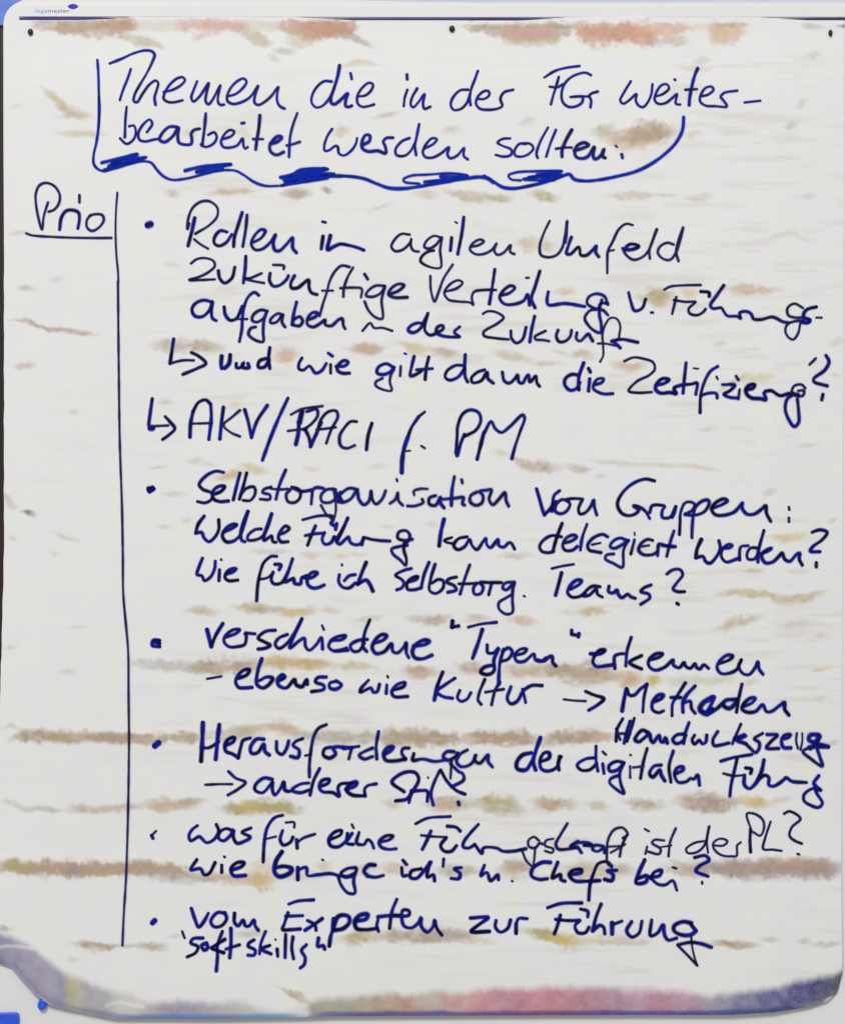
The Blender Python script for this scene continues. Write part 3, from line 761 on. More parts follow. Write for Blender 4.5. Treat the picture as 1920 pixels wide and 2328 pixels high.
L item line "Herausforderungen der digitalen Führung"
T 320 1620
W bullet
w=70 115,275 145,250
W Herausforderungen
w=56 510,85 505,230 495,400
w=42 500,290 560,290 640,240
w=54 645,100 630,230 615,385
w=48 700,270 760,240 770,205 720,220 690,270 700,320 750,340 800,370
w=42 800,375 825,270 840,230 900,210
w=48 1010,220 950,220 900,290 910,335 960,330 1010,260 1020,320 1055,350
w=46 1115,240 1120,320 1160,345 1200,290 1215,235
w=44 1330,215 1270,240 1250,270 1300,310 1290,370 1230,360
w=38 1525,100 1460,130 1420,200 1395,330 1385,440 1385,530
w=34 1350,355 1400,345
w=46 1560,285 1510,300 1500,350 1550,375 1600,340 1580,290 1736,290
T 780 1640
w=40 0,225 70,215 130,205
w=38 70,215 45,310
w=42 240,220 170,250 130,280 170,310 240,290
w=42 290,85 270,200 275,310
w=52 340,270 390,240 410,210 360,220 330,270 350,320 430,325 510,310
w=44 510,310 480,260 490,225 540,220
w=44 580,265 570,320 650,310 750,330 830,320
w=46 910,250 850,250 820,290 860,320 920,290 940,260
w=34 890,320 885,400 880,470
w=42 1020,235 960,270 930,330 960,370 1010,370 1060,340 1090,270 1080,320 1120,345 1190,275 1190,330 1225,375
W der
w=50 1545,260 1470,280 1425,340 1430,390 1500,400 1550,330
w=54 1620,135 1580,250 1560,330 1580,400
T 1140 1640
w=46 330,330 390,300 390,260 350,260 315,320 325,390 380,410 450,380 470,330 475,290
w=40 470,400 465,330 490,290
W digitalen
w=42 770,300 690,310 620,360 650,400 720,400 780,350
w=42 775,205 775,320 790,410
w=42 830,350 840,430
w=34 830,250 855,275
w=44 1005,340 940,330 880,370 890,410 950,400 1000,350
w=38 1000,350 970,430 980,520 1005,595 930,550 885,500 900,470 960,445
w=34 1055,370 1055,465
w=26 1055,275 1062,280
w=38 1195,225 1165,330 1140,470
w=34 1080,380 1165,370
w=44 1310,360 1250,370 1215,430 1240,460 1300,400 1310,440 1340,490
w=40 1410,245 1375,370 1390,500
w=46 1430,430 1490,400 1490,375 1440,385 1420,440 1450,500 1520,495 1550,470 1580,475 1610,440 1620,480 1625,525
W Führung
T 1440 1630
w=38 715,365 820,335 970,310
w=40 850,340 825,450 800,560 790,650
w=34 735,465 820,485 900,480
w=48 910,480 910,560 950,590 1000,550 1040,480
w=46 920,420 970,430 960,465
w=48 1070,355 1050,450 1020,520
w=46 1020,520 1080,480 1110,500 1110,560 1150,570 1230,520 1250,500 1300,530 1420,540
w=44 1520,485 1480,550 1540,605 1470,590 1400,640 1400,690 1460,730 1520,745 1550,710 1500,620 1490,560
L item line "-> anderer Stil?"
T 320 1620
W arrow
w=32 530,595 640,590 750,590
w=36 720,485 780,540 860,575 800,630 715,680
W anderer
w=40 1080,550 1010,540 940,600 940,640 1000,660 1060,600 1085,570 1080,630 1100,680 1150,620 1175,570 1185,640 1220,650
w=42 1380,580 1310,590 1240,640 1310,660 1380,640
w=40 1470,460 1420,560 1390,680
w=44 1470,610 1540,580 1550,550 1490,560 1465,610 1490,650 1580,660 1630,690 1620,620 1640,590 1736,580
T 780 1640
w=48 20,560 100,530 110,500 50,520 30,570 70,605 180,615
w=42 180,615 175,560 200,530 270,515
W Stil?
w=44 500,580 400,500 480,430 560,415 600,430 620,480 580,560 520,640 430,655
w=38 560,570 540,670
w=40 560,575 640,570 690,575 690,660
w=24 695,460 698,468
w=42 790,410 740,520 720,600 740,690
w=44 800,400 850,490 930,570 1000,600
w=42 890,540 990,480 980,430 950,415 880,350
w=46 945,665 950,685
L item line "was für eine Führungskraft ist der PL?"
T 320 1840
W bullet
w=32 125,180 85,220
w=40 88,215 100,240
W was
w=38 465,135 420,170 395,220 410,260 480,225 500,240 540,275 600,250 640,180 620,125
w=40 760,180 700,160 650,190 640,240 680,260 740,210 760,170 760,230 790,280 860,260 900,230 830,190 905,155
W für
w=40 1165,50 1100,70 1040,150 1015,270 1005,435
w=30 1010,250 1110,225
w=40 1165,175 1145,250 1170,295 1230,270 1250,230
w=32 1190,110 1260,110 1260,150
w=44 1280,250 1285,320
w=36 1280,280 1330,240 1430,205
W eine
w=44 1555,250 1640,210 1650,175 1590,190 1545,250 1560,300 1620,310 1690,260 1736,200
T 780 1840
w=44 35,200 30,280 80,290
w=34 70,125 85,155
w=42 130,190 110,280 170,290 200,250 230,270 250,320
w=42 310,270 380,250 410,220 350,220 295,270 310,310 370,330 435,325
W Führungskraft
w=36 595,120 690,75 880,60
w=46 720,180 690,250 650,330
w=34 640,215 740,225 850,230
w=44 845,235 800,300 830,345 890,345 930,300
w=40 855,140 930,150 960,180
w=42 1110,125 1050,190 990,270 985,310 1030,320 1080,290
w=38 1080,290 1140,365 1150,320 1260,320 1310,345 1400,345 1500,325
T 1180 1820
w=32 0,405 45,400
w=34 160,330 120,300 75,330 80,380 130,390 170,350 190,360
w=30 130,390 120,500 110,540 60,500 25,420
w=28 280,315 220,330 210,370 280,400 270,430 210,415
w=36 395,190 340,280 300,360 320,400 400,400 480,385
w=46 480,340 420,380 480,390 510,430
w=40 480,345 570,350 600,370 530,370
w=38 690,375 620,370 600,400 640,420 700,390 700,430
w=34 850,310 890,280 850,225 780,240 730,320 720,430 725,520 760,550
w=30 750,430 830,385 870,360
w=34 880,290 840,380 825,460
w=30 730,380 830,375
W ist
T 1440 1820
w=32 110,380 95,440
w=30 90,235 125,255
w=32 250,330 170,325 150,350 220,400 210,440 110,420
w=34 345,230 300,340 285,460
w=26 220,385 310,370
W der
w=30 580,335 500,350 430,400 440,430 510,430 580,370 620,210 600,330 610,430
w=30 650,370 740,370 770,335 710,315 655,350 660,400 720,450 800,460 845,455 850,370 880,345
W PL?
w=32 960,230 930,110 990,110 1060,160 1070,230 1040,290 980,260
w=42 960,240 955,330 960,425
w=34 1125,175 1080,310 1065,400 1140,405 1215,415
w=34 1235,110 1280,90 1370,150 1300,220 1280,290 1320,330 1380,355
w=32 1345,440 1360,445
L item line "wie bringe ich's m. Chefs bei?"
T 320 1840
W wie
w=42 460,415 410,500 490,490 520,540 560,530 610,440
w=44 665,460 665,520
w=32 685,390 690,395
w=48 750,500 830,470 850,440 790,440 740,490 760,545 860,545
W bringe
w=54 1160,350 1110,430 1100,520 1140,555 1230,520 1240,490 1180,470 1110,480
w=48 1290,480 1290,580
w=42 1290,500 1360,480 1370,545 1450,540 1560,530 1640,550 1736,555
w=26 1490,415 1500,420
T 780 1840
w=44 100,480 30,490 -20,530 20,560 90,530
w=38 110,490 85,590 95,690 40,690 -20,620 -40,560
w=54 260,460 210,460 170,510 200,550
w=38 200,550 260,560 330,545
W ich's
w=42 480,480 490,550 520,545
w=36 490,420 520,455
w=46 640,490 560,510 550,560 600,570 660,510 720,430 700,480 690,560 740,540 750,590
w=38 825,410 820,470
w=46 970,480 910,490 960,530 950,570 885,570
W m.
w=42 1160,460 1130,550 1180,520 1210,590 1270,540 1275,580
w=30 1385,590 1390,595
W Chefs
T 1180 1820
w=50 255,510 190,510 110,560 100,620 160,650 230,645
w=46 315,510 270,640 310,620 340,610 340,650 375,665
w=48 430,610 510,590 510,570 440,575 410,610 450,660 560,665 660,660
w=40 760,540 720,505 650,520 610,600 580,700 570,820
w=46 800,575 720,580 770,610 760,660 700,650
W bei?
w=50 1030,490 980,600 960,680 1040,670 1050,620 980,640
w=46 1060,630 1150,620 1170,575 1110,590 1080,640
w=36 1080,640 1140,690 1200,695 1260,660 1295,740
w=34 1260,550 1290,560
w=44 1440,470 1530,455 1560,490 1480,540 1450,580 1550,625
w=32 1502,670 1502,685
L item line "vom Experten zur Führung"
T 320 2020
W bullet
w=62 95,285 115,265
W vom
w=40 415,165 450,270 475,320 520,270 555,205
w=44 690,205 630,200 575,270 600,315 660,310 705,250 690,200
w=46 770,205 770,280 800,310 840,260 860,310 890,310 930,260 940,310 965,345
W Experten
w=38 1215,130 1290,105 1420,95
w=42 1210,200 1180,290 1165,340 1230,340 1310,335
w=42 1190,230 1330,225
w=46 1490,250 1420,300 1350,345
w=40 1370,265 1430,300 1440,345
T 780 2020
w=50 -80,250 -90,350 -105,400 -115,475
w=56 -80,320 -50,240 -10,220 45,235 50,280 0,330 -70,345
w=52 110,270 190,250 200,215 140,220 95,270 110,330 180,340 280,330
w=36 290,355 275,310 285,260
w=50 285,235 370,225 460,225
w=38 440,90 400,190 380,330
w=44 480,230 540,220 540,185 490,180 480,240 500,310 560,325 620,280 640,240 640,310 690,360 740,310 750,260 770,330 810,385
W zur
w=46 1045,245 1190,240 1120,295 1050,355 1200,355
w=46 1255,265 1250,320 1290,360 1350,330 1375,260
w=48 1420,370 1420,290
w=42 1420,300 1440,250 1510,250
W Führung
T 1200 2020
w=46 160,160 270,125 440,120
w=46 265,220 240,310 215,375
w=44 225,255 320,265 420,265
w=44 425,265 385,310 410,365 470,365 500,320
w=40 430,170 490,190 490,235
w=48 600,130 560,230 530,350
w=44 530,350 590,305 620,320 630,375
w=52 690,285 690,375
w=42 690,300 770,270
w=44 850,275 810,350 850,400 910,370 935,270
w=44 1015,260 1005,390 1060,370 1110,300 1120,380 1150,425 1220,410
w=50 1340,285 1270,275 1200,310 1200,350 1270,385 1340,380 1380,350
w=44 1340,300 1380,350
w=26 1340,390 1345,460 1365,560 1385,620
w=34 1390,635 1310,550 1230,470
w=46 1230,465 1330,445 1420,455 1505,485
L item line "soft skills"
T 320 2020
W soft
w=34 340,355 360,410
w=42 510,410 430,415 410,450 470,480 450,530 380,565
w=46 540,450 500,470 520,510 550,490 540,455
w=40 670,355 630,470 630,560 620,680
w=46 580,490 690,420
w=46 590,500 680,530
w=40 740,330 740,470 730,570
w=40 700,500 810,465
W skills
w=44 930,425 890,450 880,475 940,510 930,550 880,550
w=42 1025,355 985,460 975,540
w=44 1060,470 990,500 1070,540
w=44 1120,500 1125,560
w=24 1105,420 1110,425
w=42 1190,380 1185,570
w=42 1250,400 1240,490 1255,580
w=42 1360,465 1320,510 1350,570 1340,630 1310,655
w=40 1460,410 1455,480 1500,470 1510,500
"""
# ------------------------------------------------------------------ wall behind the board
m, nt, b = material('pale_painted_wall', alb(196, 206, 224), 0.8)
noise_tint(nt, b, alb(196, 203, 219), alb(208, 213, 226), 9)
wv = [(-3, .0, 0), (3, .0, 0), (3, .0, 3.2), (-3, .0, 3.2)]
wall = mesh_obj('wall', [(x, 0.06, z) for x, y, z in wv], [(0, 1, 2, 3)], m); wall['kind'] = 'structure'

# ------------------------------------------------------------------ flip chart board
M_enamel, nt, b = material('white_enamel', alb(222, 222, 220), 0.45, 0.15)
noise_tint(nt, b, alb(221, 221, 220), alb(223, 222, 221), 14)
M_rail, nt, b = material('white_rail_coating', alb(223, 223, 223), 0.5, 0.15)
noise_tint(nt, b, alb(221, 221, 222), alb(224, 223, 222), 30)
M_trim, nt, b = material('dark_edge_trim', alb(30, 22, 22), 0.5)
noise_tint(nt, b, alb(18, 18, 34), alb(52, 30, 14), 5)
M_cap, nt, b = material('blue_plastic', alb(40, 84, 214), 0.35, 0.4)
noise_tint(nt, b, alb(36, 78, 206), alb(48, 92, 222), 60)
M_cap2, nt, b = material('slate_blue_plastic', alb(84, 112, 194), 0.4, 0.4)
noise_tint(nt, b, alb(78, 104, 186), alb(92, 122, 204), 60)
M_navy, nt, b = material('navy_rail_shadow', alb(66, 60, 118), 0.7, 0.2)  # colour of the shadow strip under the clamp rail
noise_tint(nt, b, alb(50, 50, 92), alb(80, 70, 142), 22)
M_black, nt, b = material('black_peg_metal', alb(26, 20, 36), 0.45, 0.4)

board = thing('flip_chart_board', 'white enamel flip chart board with rounded corner, clamp rail and blue corner caps', 'board', (0, 0.02, ZC - 0.42))
YB = 0.0035                                   # front face of the panel
arc = [(5, 75), (5.5, 48), (8, 34), (13, 23), (20, 14), (30, 6), (40, 1), (54, -6)]
panel_poly = arc + [(400, -8), (800, -3), (960, 1), (1100, 2), (1500, 2), (2010, 2), (2010, 2420), (-14, 2420), (-8, 2000), (-3, 1600),
                    (1, 1520), (4, 1420), (6.5, 1300), (8, 1150), (8, 900), (7, 600), (5.5, 350)]
v, f = slab(panel_poly, YB, YB + 0.014, 0.0005); mesh_obj('panel', v, f, M_enamel, board)
trim_poly = [(-40, 52), (16, 52), (16, 1600), (-40, 1600)]
v, f = slab(trim_poly, YB + 0.009, YB + 0.022, 0.001); mesh_obj('edge_trim', v, f, M_trim, board)
cap_poly = [(-34, 50), (-36, 0), (-30, -24), (-10, -38), (60, -40), (70, -36), (70, 50)]
v, f = slab(cap_poly, YB + 0.007, YB + 0.024, 0.001); o = mesh_obj('corner_cap', v, f, M_cap2, board)
o['label'] = 'slate blue corner cap behind the rounded upper left corner'
cap_poly = [(-60, 2306), (-20, 2305.5), (36, 2304), (42, 2308), (43, 2318), (40, 2345), (38, 2400), (-60, 2400)]
v, f = slab(cap_poly, YB - 0.004, YB + 0.02, 0.0008); o = mesh_obj('corner_cap', v, f, M_cap, board)
o['label'] = 'bright blue corner cap at the lower left corner'
# clamp rail: a long flat bar whose lower edge holds the sheet; a navy strip stands in for the shadow below it
rail = [(40, 9), (60, 7), (1000, 10), (2004, 12), (2004, 35.5), (1000, 36), (44, 34.5), (40, 33)]
v, f = slab(rail, YB - 0.0010, YB - 0.00005, 0.0003)
railo = mesh_obj('clamp_rail', v, f, M_rail, board)
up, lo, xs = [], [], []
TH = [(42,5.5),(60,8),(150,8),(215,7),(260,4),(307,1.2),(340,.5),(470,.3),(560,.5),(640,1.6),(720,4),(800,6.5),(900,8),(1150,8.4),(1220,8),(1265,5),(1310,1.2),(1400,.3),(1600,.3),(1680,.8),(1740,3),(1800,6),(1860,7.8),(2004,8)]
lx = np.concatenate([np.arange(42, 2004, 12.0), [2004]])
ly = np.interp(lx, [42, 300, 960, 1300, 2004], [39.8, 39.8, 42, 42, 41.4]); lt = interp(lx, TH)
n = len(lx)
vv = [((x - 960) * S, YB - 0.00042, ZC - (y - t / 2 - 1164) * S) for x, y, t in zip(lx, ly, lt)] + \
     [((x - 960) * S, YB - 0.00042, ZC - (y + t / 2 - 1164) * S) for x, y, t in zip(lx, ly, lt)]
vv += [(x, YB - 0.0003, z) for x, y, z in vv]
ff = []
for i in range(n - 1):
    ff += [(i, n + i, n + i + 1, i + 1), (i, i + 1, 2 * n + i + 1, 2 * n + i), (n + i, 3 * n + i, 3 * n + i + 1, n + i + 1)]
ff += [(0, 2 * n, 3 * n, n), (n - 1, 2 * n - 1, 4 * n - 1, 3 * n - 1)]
mesh_obj('rail_shadow', vv, ff, M_navy, board)
# pegs that the sheet hangs on
def peg(px, py, rx, rz, y_front):
    vs_, fs_ = [], []; N = 20; prof = [(1.0, 0.0), (1.0, -.55), (.93, -.78), (.75, -.92), (.45, -.985), (.0, -1.0)]
    for r, d in prof:
        for k in range(N):
            a = 2 * math.pi * k / N
            vs_.append(((px - 960 + rx * r * math.cos(a)) * S, YB + d * (YB - y_front), ZC - (py - 1164 + rz * r * math.sin(a)) * S))
    for j in range(len(prof) - 1):
        for k in range(N):
            fs_.append((j * N + k, j * N + (k + 1) % N, (j + 1) * N + (k + 1) % N, (j + 1) * N + k))
    return mesh_obj('hanging_peg', vs_, fs_, M_black, board, True)
peg(68, 71, 6, 7.5, -0.0002); peg(1027, 63.5, 6.5, 7.5, -0.0002); peg(1888, 73, 4.5, 7.5, -0.0002)

# maker's mark on the rail: small two-tone word and a blue oval
M_logo1, _, _ = material('light_blue_print', alb(120, 180, 224), 0.5)
M_logo2, _, _ = material('mid_blue_print', alb(70, 112, 158), 0.5)
M_logo3, _, _ = material('deep_blue_print', alb(38, 34, 176), 0.5)
YL = YB - 0.0010
def print_text(txt, x0, x1, base, h, mat):
    cu = bpy.data.curves.new('t', 'FONT'); cu.body = txt; cu.size = 1; cu.resolution_u = 3
    to = bpy.data.objects.new('t', cu); C.objects.link(to)
    bpy.context.view_layer.update()
    me = bpy.data.meshes.new_from_object(to.evaluated_get(bpy.context.evaluated_depsgraph_get()))
    bpy.data.objects.remove(to)
    co = np.array([tuple(q.co) for q in me.vertices]); mn, mx = co.min(0), co.max(0)
    vs_ = [((x0 + (c[0] - mn[0]) / (mx[0] - mn[0]) * (x1 - x0) - 960) * S, YL - 0.00012,
            ZC - (base - c[1] * h / 0.52 - 1164) * S) for c in co]
    o = mesh_obj('rail_lettering', vs_, [tuple(p.vertices) for p in me.polygons], mat)
    bpy.data.meshes.remove(me); o.parent = railo; o.location = (0, 0, 0); return o
print_text('lega', 78, 107, 26, 6.5, M_logo1); print_text('master', 108, 157, 26, 6.5, M_logo2)
N = 28; vs_ = [((165 + 11.5 * math.cos(a) * (1 if math.cos(a) > 0 else 1.05) - 960) * S, YL - 0.00015, ZC - (12.3 + 6 * math.sin(a) * (1 - .25 * math.cos(a) ** 2) - 1164) * S)
               for a in [2 * math.pi * k / N for k in range(N)]]
o = mesh_obj('rail_emblem', vs_, [tuple(range(N))[::-1]], M_logo3); o.parent = railo; o.location = (0, 0, 0)

# round blue magnet on the board below the sheet
mag_root = None
prof = [(1.0, 0.0), (1.02, -.4), (.98, -.7), (.85, -.9), (.6, -1.0), (.3, -.94), (0.0, -.92)]
vs_, fs_ = [], []; N = 28
for r, d in prof:
    for k in range(N):
        a = 2 * math.pi * k / N; ca, sa = math.cos(a), math.sin(a)
        vs_.append((10.5 * r * ca * S + 3 * sa * -r * S * .6, YB + d * 0.006, -(13.5 * r * sa) * S))
for j in range(len(prof) - 1):
    for k in range(N): fs_.append((j * N + k, j * N + (k + 1) % N, (j + 1) * N + (k + 1) % N, (j + 1) * N + k))
M_mag, nt, b = material('blue_magnet_plastic', alb(12, 92, 226), 0.3, 0.5)
mag = mesh_obj('magnet', vs_, fs_, M_mag, None, True)
mag.location = ((96 - 960) * S, 0, ZC - (2284 - 1164) * S)
mag['label'] = "small round blue magnet on the white board below the sheet's lower left corner"; mag['category'] = 'magnet'

# ------------------------------------------------------------------ the sheet
XL = [(46, 9), (1250, 9.5), (1600, 0), (2190, -5), (2400, -6)]
XR = [(46, 1919), (1975, 1911), (2210, 1914), (2400, 1914)]
def depth(px, py):
    """how far the sheet stands off the board (negative y)"""
    px = np.asarray(px, float); py = np.asarray(py, float)
    ez = np.clip((py - 50) / 190, 0, 1); ez = ez * ez * (3 - 2 * ez)
    y = -0.0036 * ez - 0.0014 * np.clip((py - 60) / 500, 0, 1)
    y = y - 0.0012 * (fbm(px / 520 + 3, py / 300 + 8, 3) - .45) * np.clip((py - 70) / 300, 0, 1)
    y = y - 0.00018 * (fbm(px / 170 + 31, py / 46 + 5, 3) - .45) * np.clip((py - 50) / 60, 0, 1)
    y = 0.0028 + y * (.14 + .86 * np.clip((interp(py, XR) - px) / 160, 0, 1) * np.clip((px - interp(py, XL)) / 90, 0, 1))
    ub = interp(px, UB); lb = interp(px, LB)
    rise = np.clip((py - (ub - 420)) / 420, 0, 1); rise = rise * rise * (3 - 2 * rise)
    t = np.clip((py - ub) / (lb - ub), 0, 1)
    y = y - 0.0042 * rise + 0.0040 * (1 - np.sqrt(np.clip(1 - (t * .985) ** 2, 0, 1)))
    for key, a, pts in CREASES:
        p = np.array(pts); x0, x1 = p[0, 0] - 30, p[-1, 0] + 30
        sel = (px > x0) & (px < x1)
        if not sel.any(): continue
        X, Y = px[sel], py[sel]
        yc = np.interp(X, p[:, 0], p[:, 1]); h = np.interp(X, p[:, 0], p[:, 2])
        end = np.clip((X - x0) / 50, 0, 1) * np.clip((x1 - X) / 50, 0, 1)
        q = (Y - (yc - h * .9)) / (h * 1.6)
        y[sel] -= 0.000022 * h * a * end * np.exp(-q * q)
    return y
CREASES = [s for s in SHADE_MARKS if max(p[2] for p in s[2]) >= 8 and s[2][-1][0] - s[2][0][0] > 40 and s[1] > .5]

NX, NM, NB = 640, 740, 26
u = np.linspace(0, 1, NX + 1)
xl0, xr0 = 5.0, 1914.0
base_x = xl0 + (xr0 - xl0) * u
ub_ = interp(base_x, UB); lb_ = interp(base_x, LB)
YT = interp(base_x, [(0,45),(180,45),(250,42),(300,36),(330,33),(570,33),(640,36),(730,42),(800,45.5),(1180,46),(1250,42),(1300,36),(1340,33),(1650,33),(1710,37),(1770,42),(1830,45.5),(1930,45.5)])
rows = []
for i in range(NM + 1): rows.append(YT + (ub_ - YT) * (i / NM))
for i in range(1, NB + 1): rows.append(ub_ + (lb_ - ub_) * math.sin(math.pi / 2 * i / NB))
PY = np.array(rows)
PXl = interp(PY, XL); PXr = interp(PY, XR)
PX = PXl + (PXr - PXl) * u[None, :]
edge_wob = (fbm(PY / 40, PY * 0 + 3, 3) - .5) * 3
PX = PX + edge_wob * np.exp(-(PX - PXl) / 15) 
YD = depth(PX, PY)
k = (D + YD) / D
VX = (PX - 960) * S * k; VZ = ZC - (PY - 1164) * S * k
# paper colours that carry the crease shade, flecks and curl shade
A = np.zeros(PX.shape); RGB = np.zeros(PX.shape + (3,))
RGB[:] = lin((176, 154, 130)) / WHITE
def lay(sel, a, col):
    if isinstance(sel, np.ndarray) and not sel.any(): return
    A0 = A[sel]; na = 1 - (1 - A0) * (1 - a)
    wgt = np.where(na > 1e-4, a / np.maximum(na, 1e-4), 0)[..., None]
    RGB[sel] = RGB[sel] * (1 - wgt) + col * wgt; A[sel] = na
srng = np.random.default_rng(5)
for key, st, pts in SHADE_MARKS:
    p = np.array(pts, float); hm = p[:, 2].max()
    sel = (PX > p[0, 0] - 14) & (PX < p[-1, 0] + 14) & (PY > p[:, 1].min() - hm * 2.2) & (PY < p[:, 1].max() + hm * 2.2)
    X, Y = PX[sel], PY[sel]
    o1, o2 = srng.random(2) * 200
    Yw = Y + (fbm(X / 26 + o1, Y / 14 + o2, 3) - .5) * hm * 1.7 + (fbm(X / 7 + o2, Y / 12 + o1, 2) - .5) * hm * .9
    yc = np.interp(X, p[:, 0], p[:, 1]); h = np.interp(X, p[:, 0], p[:, 2])
    el_ = 22 if p[:, 1].max() < 112 else min(46, 14 + (p[-1, 0] - p[0, 0]) * .3)
    endf = np.clip((X - p[0, 0] + 12) / el_, 0, 1) * np.clip((p[-1, 0] + 12 - X) / el_, 0, 1)
    d = np.abs(Yw - yc) / (h * 1.38 * (.55 + .45 * endf))
    fall = np.clip((1.42 - d) * .9, 0, 1); fall = fall * fall * (3 - 2 * fall)
    tex = .5 + .8 * fbm(X / 15 + o2, Y / 11 + o1, 3)
    if p[:, 1].max() < 112 and hm > 9: tex = .3 + .5 * tex; fall = np.clip((1.22 - d) * 1.6, 0, 1)
    a = np.clip(st * 1.02 * fall * endf * tex, 0, .96)
    c = lin(PAL[key]) / WHITE
    if key in 'pkr' and p[:, 1].min() > 118: c = c * .45 + lin(PAL['t']) / WHITE * .55
    jit = (fbm(X / 60 + o1, Y / 30 + o2, 2) - .5)[:, None] * np.array([.16, 0, -.20])[None]
    lay(sel, a, c[None] * (1 + jit))
# faint brownish streaks all over the sheet
sm = np.clip((fbm(PX / 130 + 60, PY / 15 + 20, 4) - .54) * 4.5, 0, 1) * np.clip((fbm(PX / 420 + 5, PY / 260 + 77, 2) - .36) * 4, .0, 1)
sm = sm * np.clip((PX - 250) / 200, .25, 1) * np.clip((PY - 90) / 60, 0, 1)
lay(np.s_[:], sm * .24, (lin((186, 172, 150)) / WHITE) * (1 + (fbm(PX / 90, PY / 60 + 9, 2) - .5)[..., None] * np.array([.2, .04, -.22])))
ub = interp(PX, UB); lb = interp(PX, LB)
def ramp3(tab, X):
    xs_ = [t[0] for t in tab]; cs = np.array([lin(t[1]) / WHITE for t in tab])
    return np.stack([np.interp(X, xs_, cs[:, i]) for i in range(3)], -1), np.interp(X, xs_, [t[2] for t in tab])
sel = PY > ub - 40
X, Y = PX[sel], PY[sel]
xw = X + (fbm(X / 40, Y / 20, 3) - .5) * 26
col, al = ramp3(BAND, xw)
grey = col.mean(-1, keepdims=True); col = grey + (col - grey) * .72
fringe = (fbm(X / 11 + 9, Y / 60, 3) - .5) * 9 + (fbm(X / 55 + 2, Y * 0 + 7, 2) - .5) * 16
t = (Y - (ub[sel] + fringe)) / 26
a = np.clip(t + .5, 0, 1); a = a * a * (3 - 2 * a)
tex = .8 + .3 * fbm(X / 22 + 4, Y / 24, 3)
lay(sel, np.clip(a * al * tex, 0, .98), np.clip(col * (1.1 + .3 * (fbm(X / 26, Y / 14 + 40, 3) - .5))[:, None], 0, .9))  # shade of the curl, put into the paper colour
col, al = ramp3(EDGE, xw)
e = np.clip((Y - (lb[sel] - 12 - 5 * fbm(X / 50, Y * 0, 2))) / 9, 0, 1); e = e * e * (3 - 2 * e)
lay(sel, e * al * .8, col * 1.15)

for pts in ([(-8, 2153, 3), (40, 2150, 4), (82, 2157, 5)], [(622, 2252, 4), (650, 2278, 10), (680, 2300, 13), (700, 2310, 8)], [(240, 2288, 3), (275, 2280, 5), (330, 2290, 8)], [(1868, 2284, 3), (1880, 2276, 6), (1892, 2268, 4)]):
    p = np.array(pts, float)
    s2 = (PX > p[0, 0]) & (PX < p[-1, 0]) & (PY > p[:, 1].min() - 30) & (PY < p[:, 1].max() + 30)
    d = np.abs(PY[s2] + (fbm(PX[s2] / 20, PY[s2] / 20, 2) - .5) * 8 - np.interp(PX[s2], p[:, 0], p[:, 1])) / np.interp(PX[s2], p[:, 0], p[:, 2])
    f = np.clip(1.5 - d, 0, 1); A[s2] *= 1 - .62 * f * f

nr, nc = PX.shape
co = np.stack([VX, YD, VZ], -1).reshape(-1, 3)
idx = np.arange(nr * nc).reshape(nr, nc)
quads = np.stack([idx[:-1, :-1], idx[1:, :-1], idx[1:, 1:], idx[:-1, 1:]], -1).reshape(-1, 4)
me = bpy.data.meshes.new('sheet')
me.vertices.add(len(co)); me.vertices.foreach_set('co', co.ravel().astype(np.float32))
me.loops.add(quads.size); me.loops.foreach_set('vertex_index', quads.ravel().astype(np.int32))
me.polygons.add(len(quads)); me.polygons.foreach_set('loop_start', np.arange(0, quads.size, 4, dtype=np.int32))
me.update(calc_edges=True); me.validate(); me.shade_smooth()
at = me.attributes.new('shade_tint', 'FLOAT_COLOR', 'POINT')
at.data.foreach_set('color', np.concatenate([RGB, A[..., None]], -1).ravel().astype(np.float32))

M_paper, nt, b = material('flip_chart_paper', alb(225, 225, 223), 0.75, 0.15)
N_ = nt.nodes; Lk = nt.links.new
tc = N_.new('ShaderNodeTexCoord')
def nz(scale, detail, stretch=None):
    n = N_.new('ShaderNodeTexNoise'); n.inputs['Scale'].default_value = scale; n.inputs['Detail'].default_value = detail
    if stretch:
        mp = N_.new('ShaderNodeMapping'); mp.inputs['Scale'].default_value = stretch
        Lk(tc.outputs['Object'], mp.inputs['Vector']); Lk(mp.outputs['Vector'], n.inputs['Vector'])
    else: Lk(tc.outputs['Object'], n.inputs['Vector'])
    return n
tint = N_.new('ShaderNodeValToRGB'); el = tint.color_ramp.elements
el[0].position = .30; el[0].color = alb(225, 223, 227)
el[1].position = .70; el[1].color = alb(226, 226, 218)
e2 = el.new(.46); e2.color = alb(224, 224, 224); e3 = el.new(.56); e3.color = alb(224, 225, 223)
n1 = nz(46, 3); Lk(n1.outputs['Fac'], tint.inputs['Fac'])
atn = N_.new('ShaderNodeAttribute'); atn.attribute_name = 'shade_tint'
n2 = nz(900, 3, (1.0, 1.0, .45))
mr = N_.new('ShaderNodeMapRange'); mr.inputs['From Min'].default_value = .3; mr.inputs['From Max'].default_value = .7
mr.inputs['To Min'].default_value = .93; mr.inputs['To Max'].default_value = 1.06
Lk(n2.outputs['Fac'], mr.inputs['Value'])
mu = N_.new('ShaderNodeMath'); mu.operation = 'MULTIPLY'; mu.use_clamp = True
Lk(atn.outputs['Alpha'], mu.inputs[0]); Lk(mr.outputs['Result'], mu.inputs[1])
mx = N_.new('ShaderNodeMix'); mx.data_type = 'RGBA'
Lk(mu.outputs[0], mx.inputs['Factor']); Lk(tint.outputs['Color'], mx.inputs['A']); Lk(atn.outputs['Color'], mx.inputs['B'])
Lk(mx.outputs['Result'], b.inputs['Base Color'])
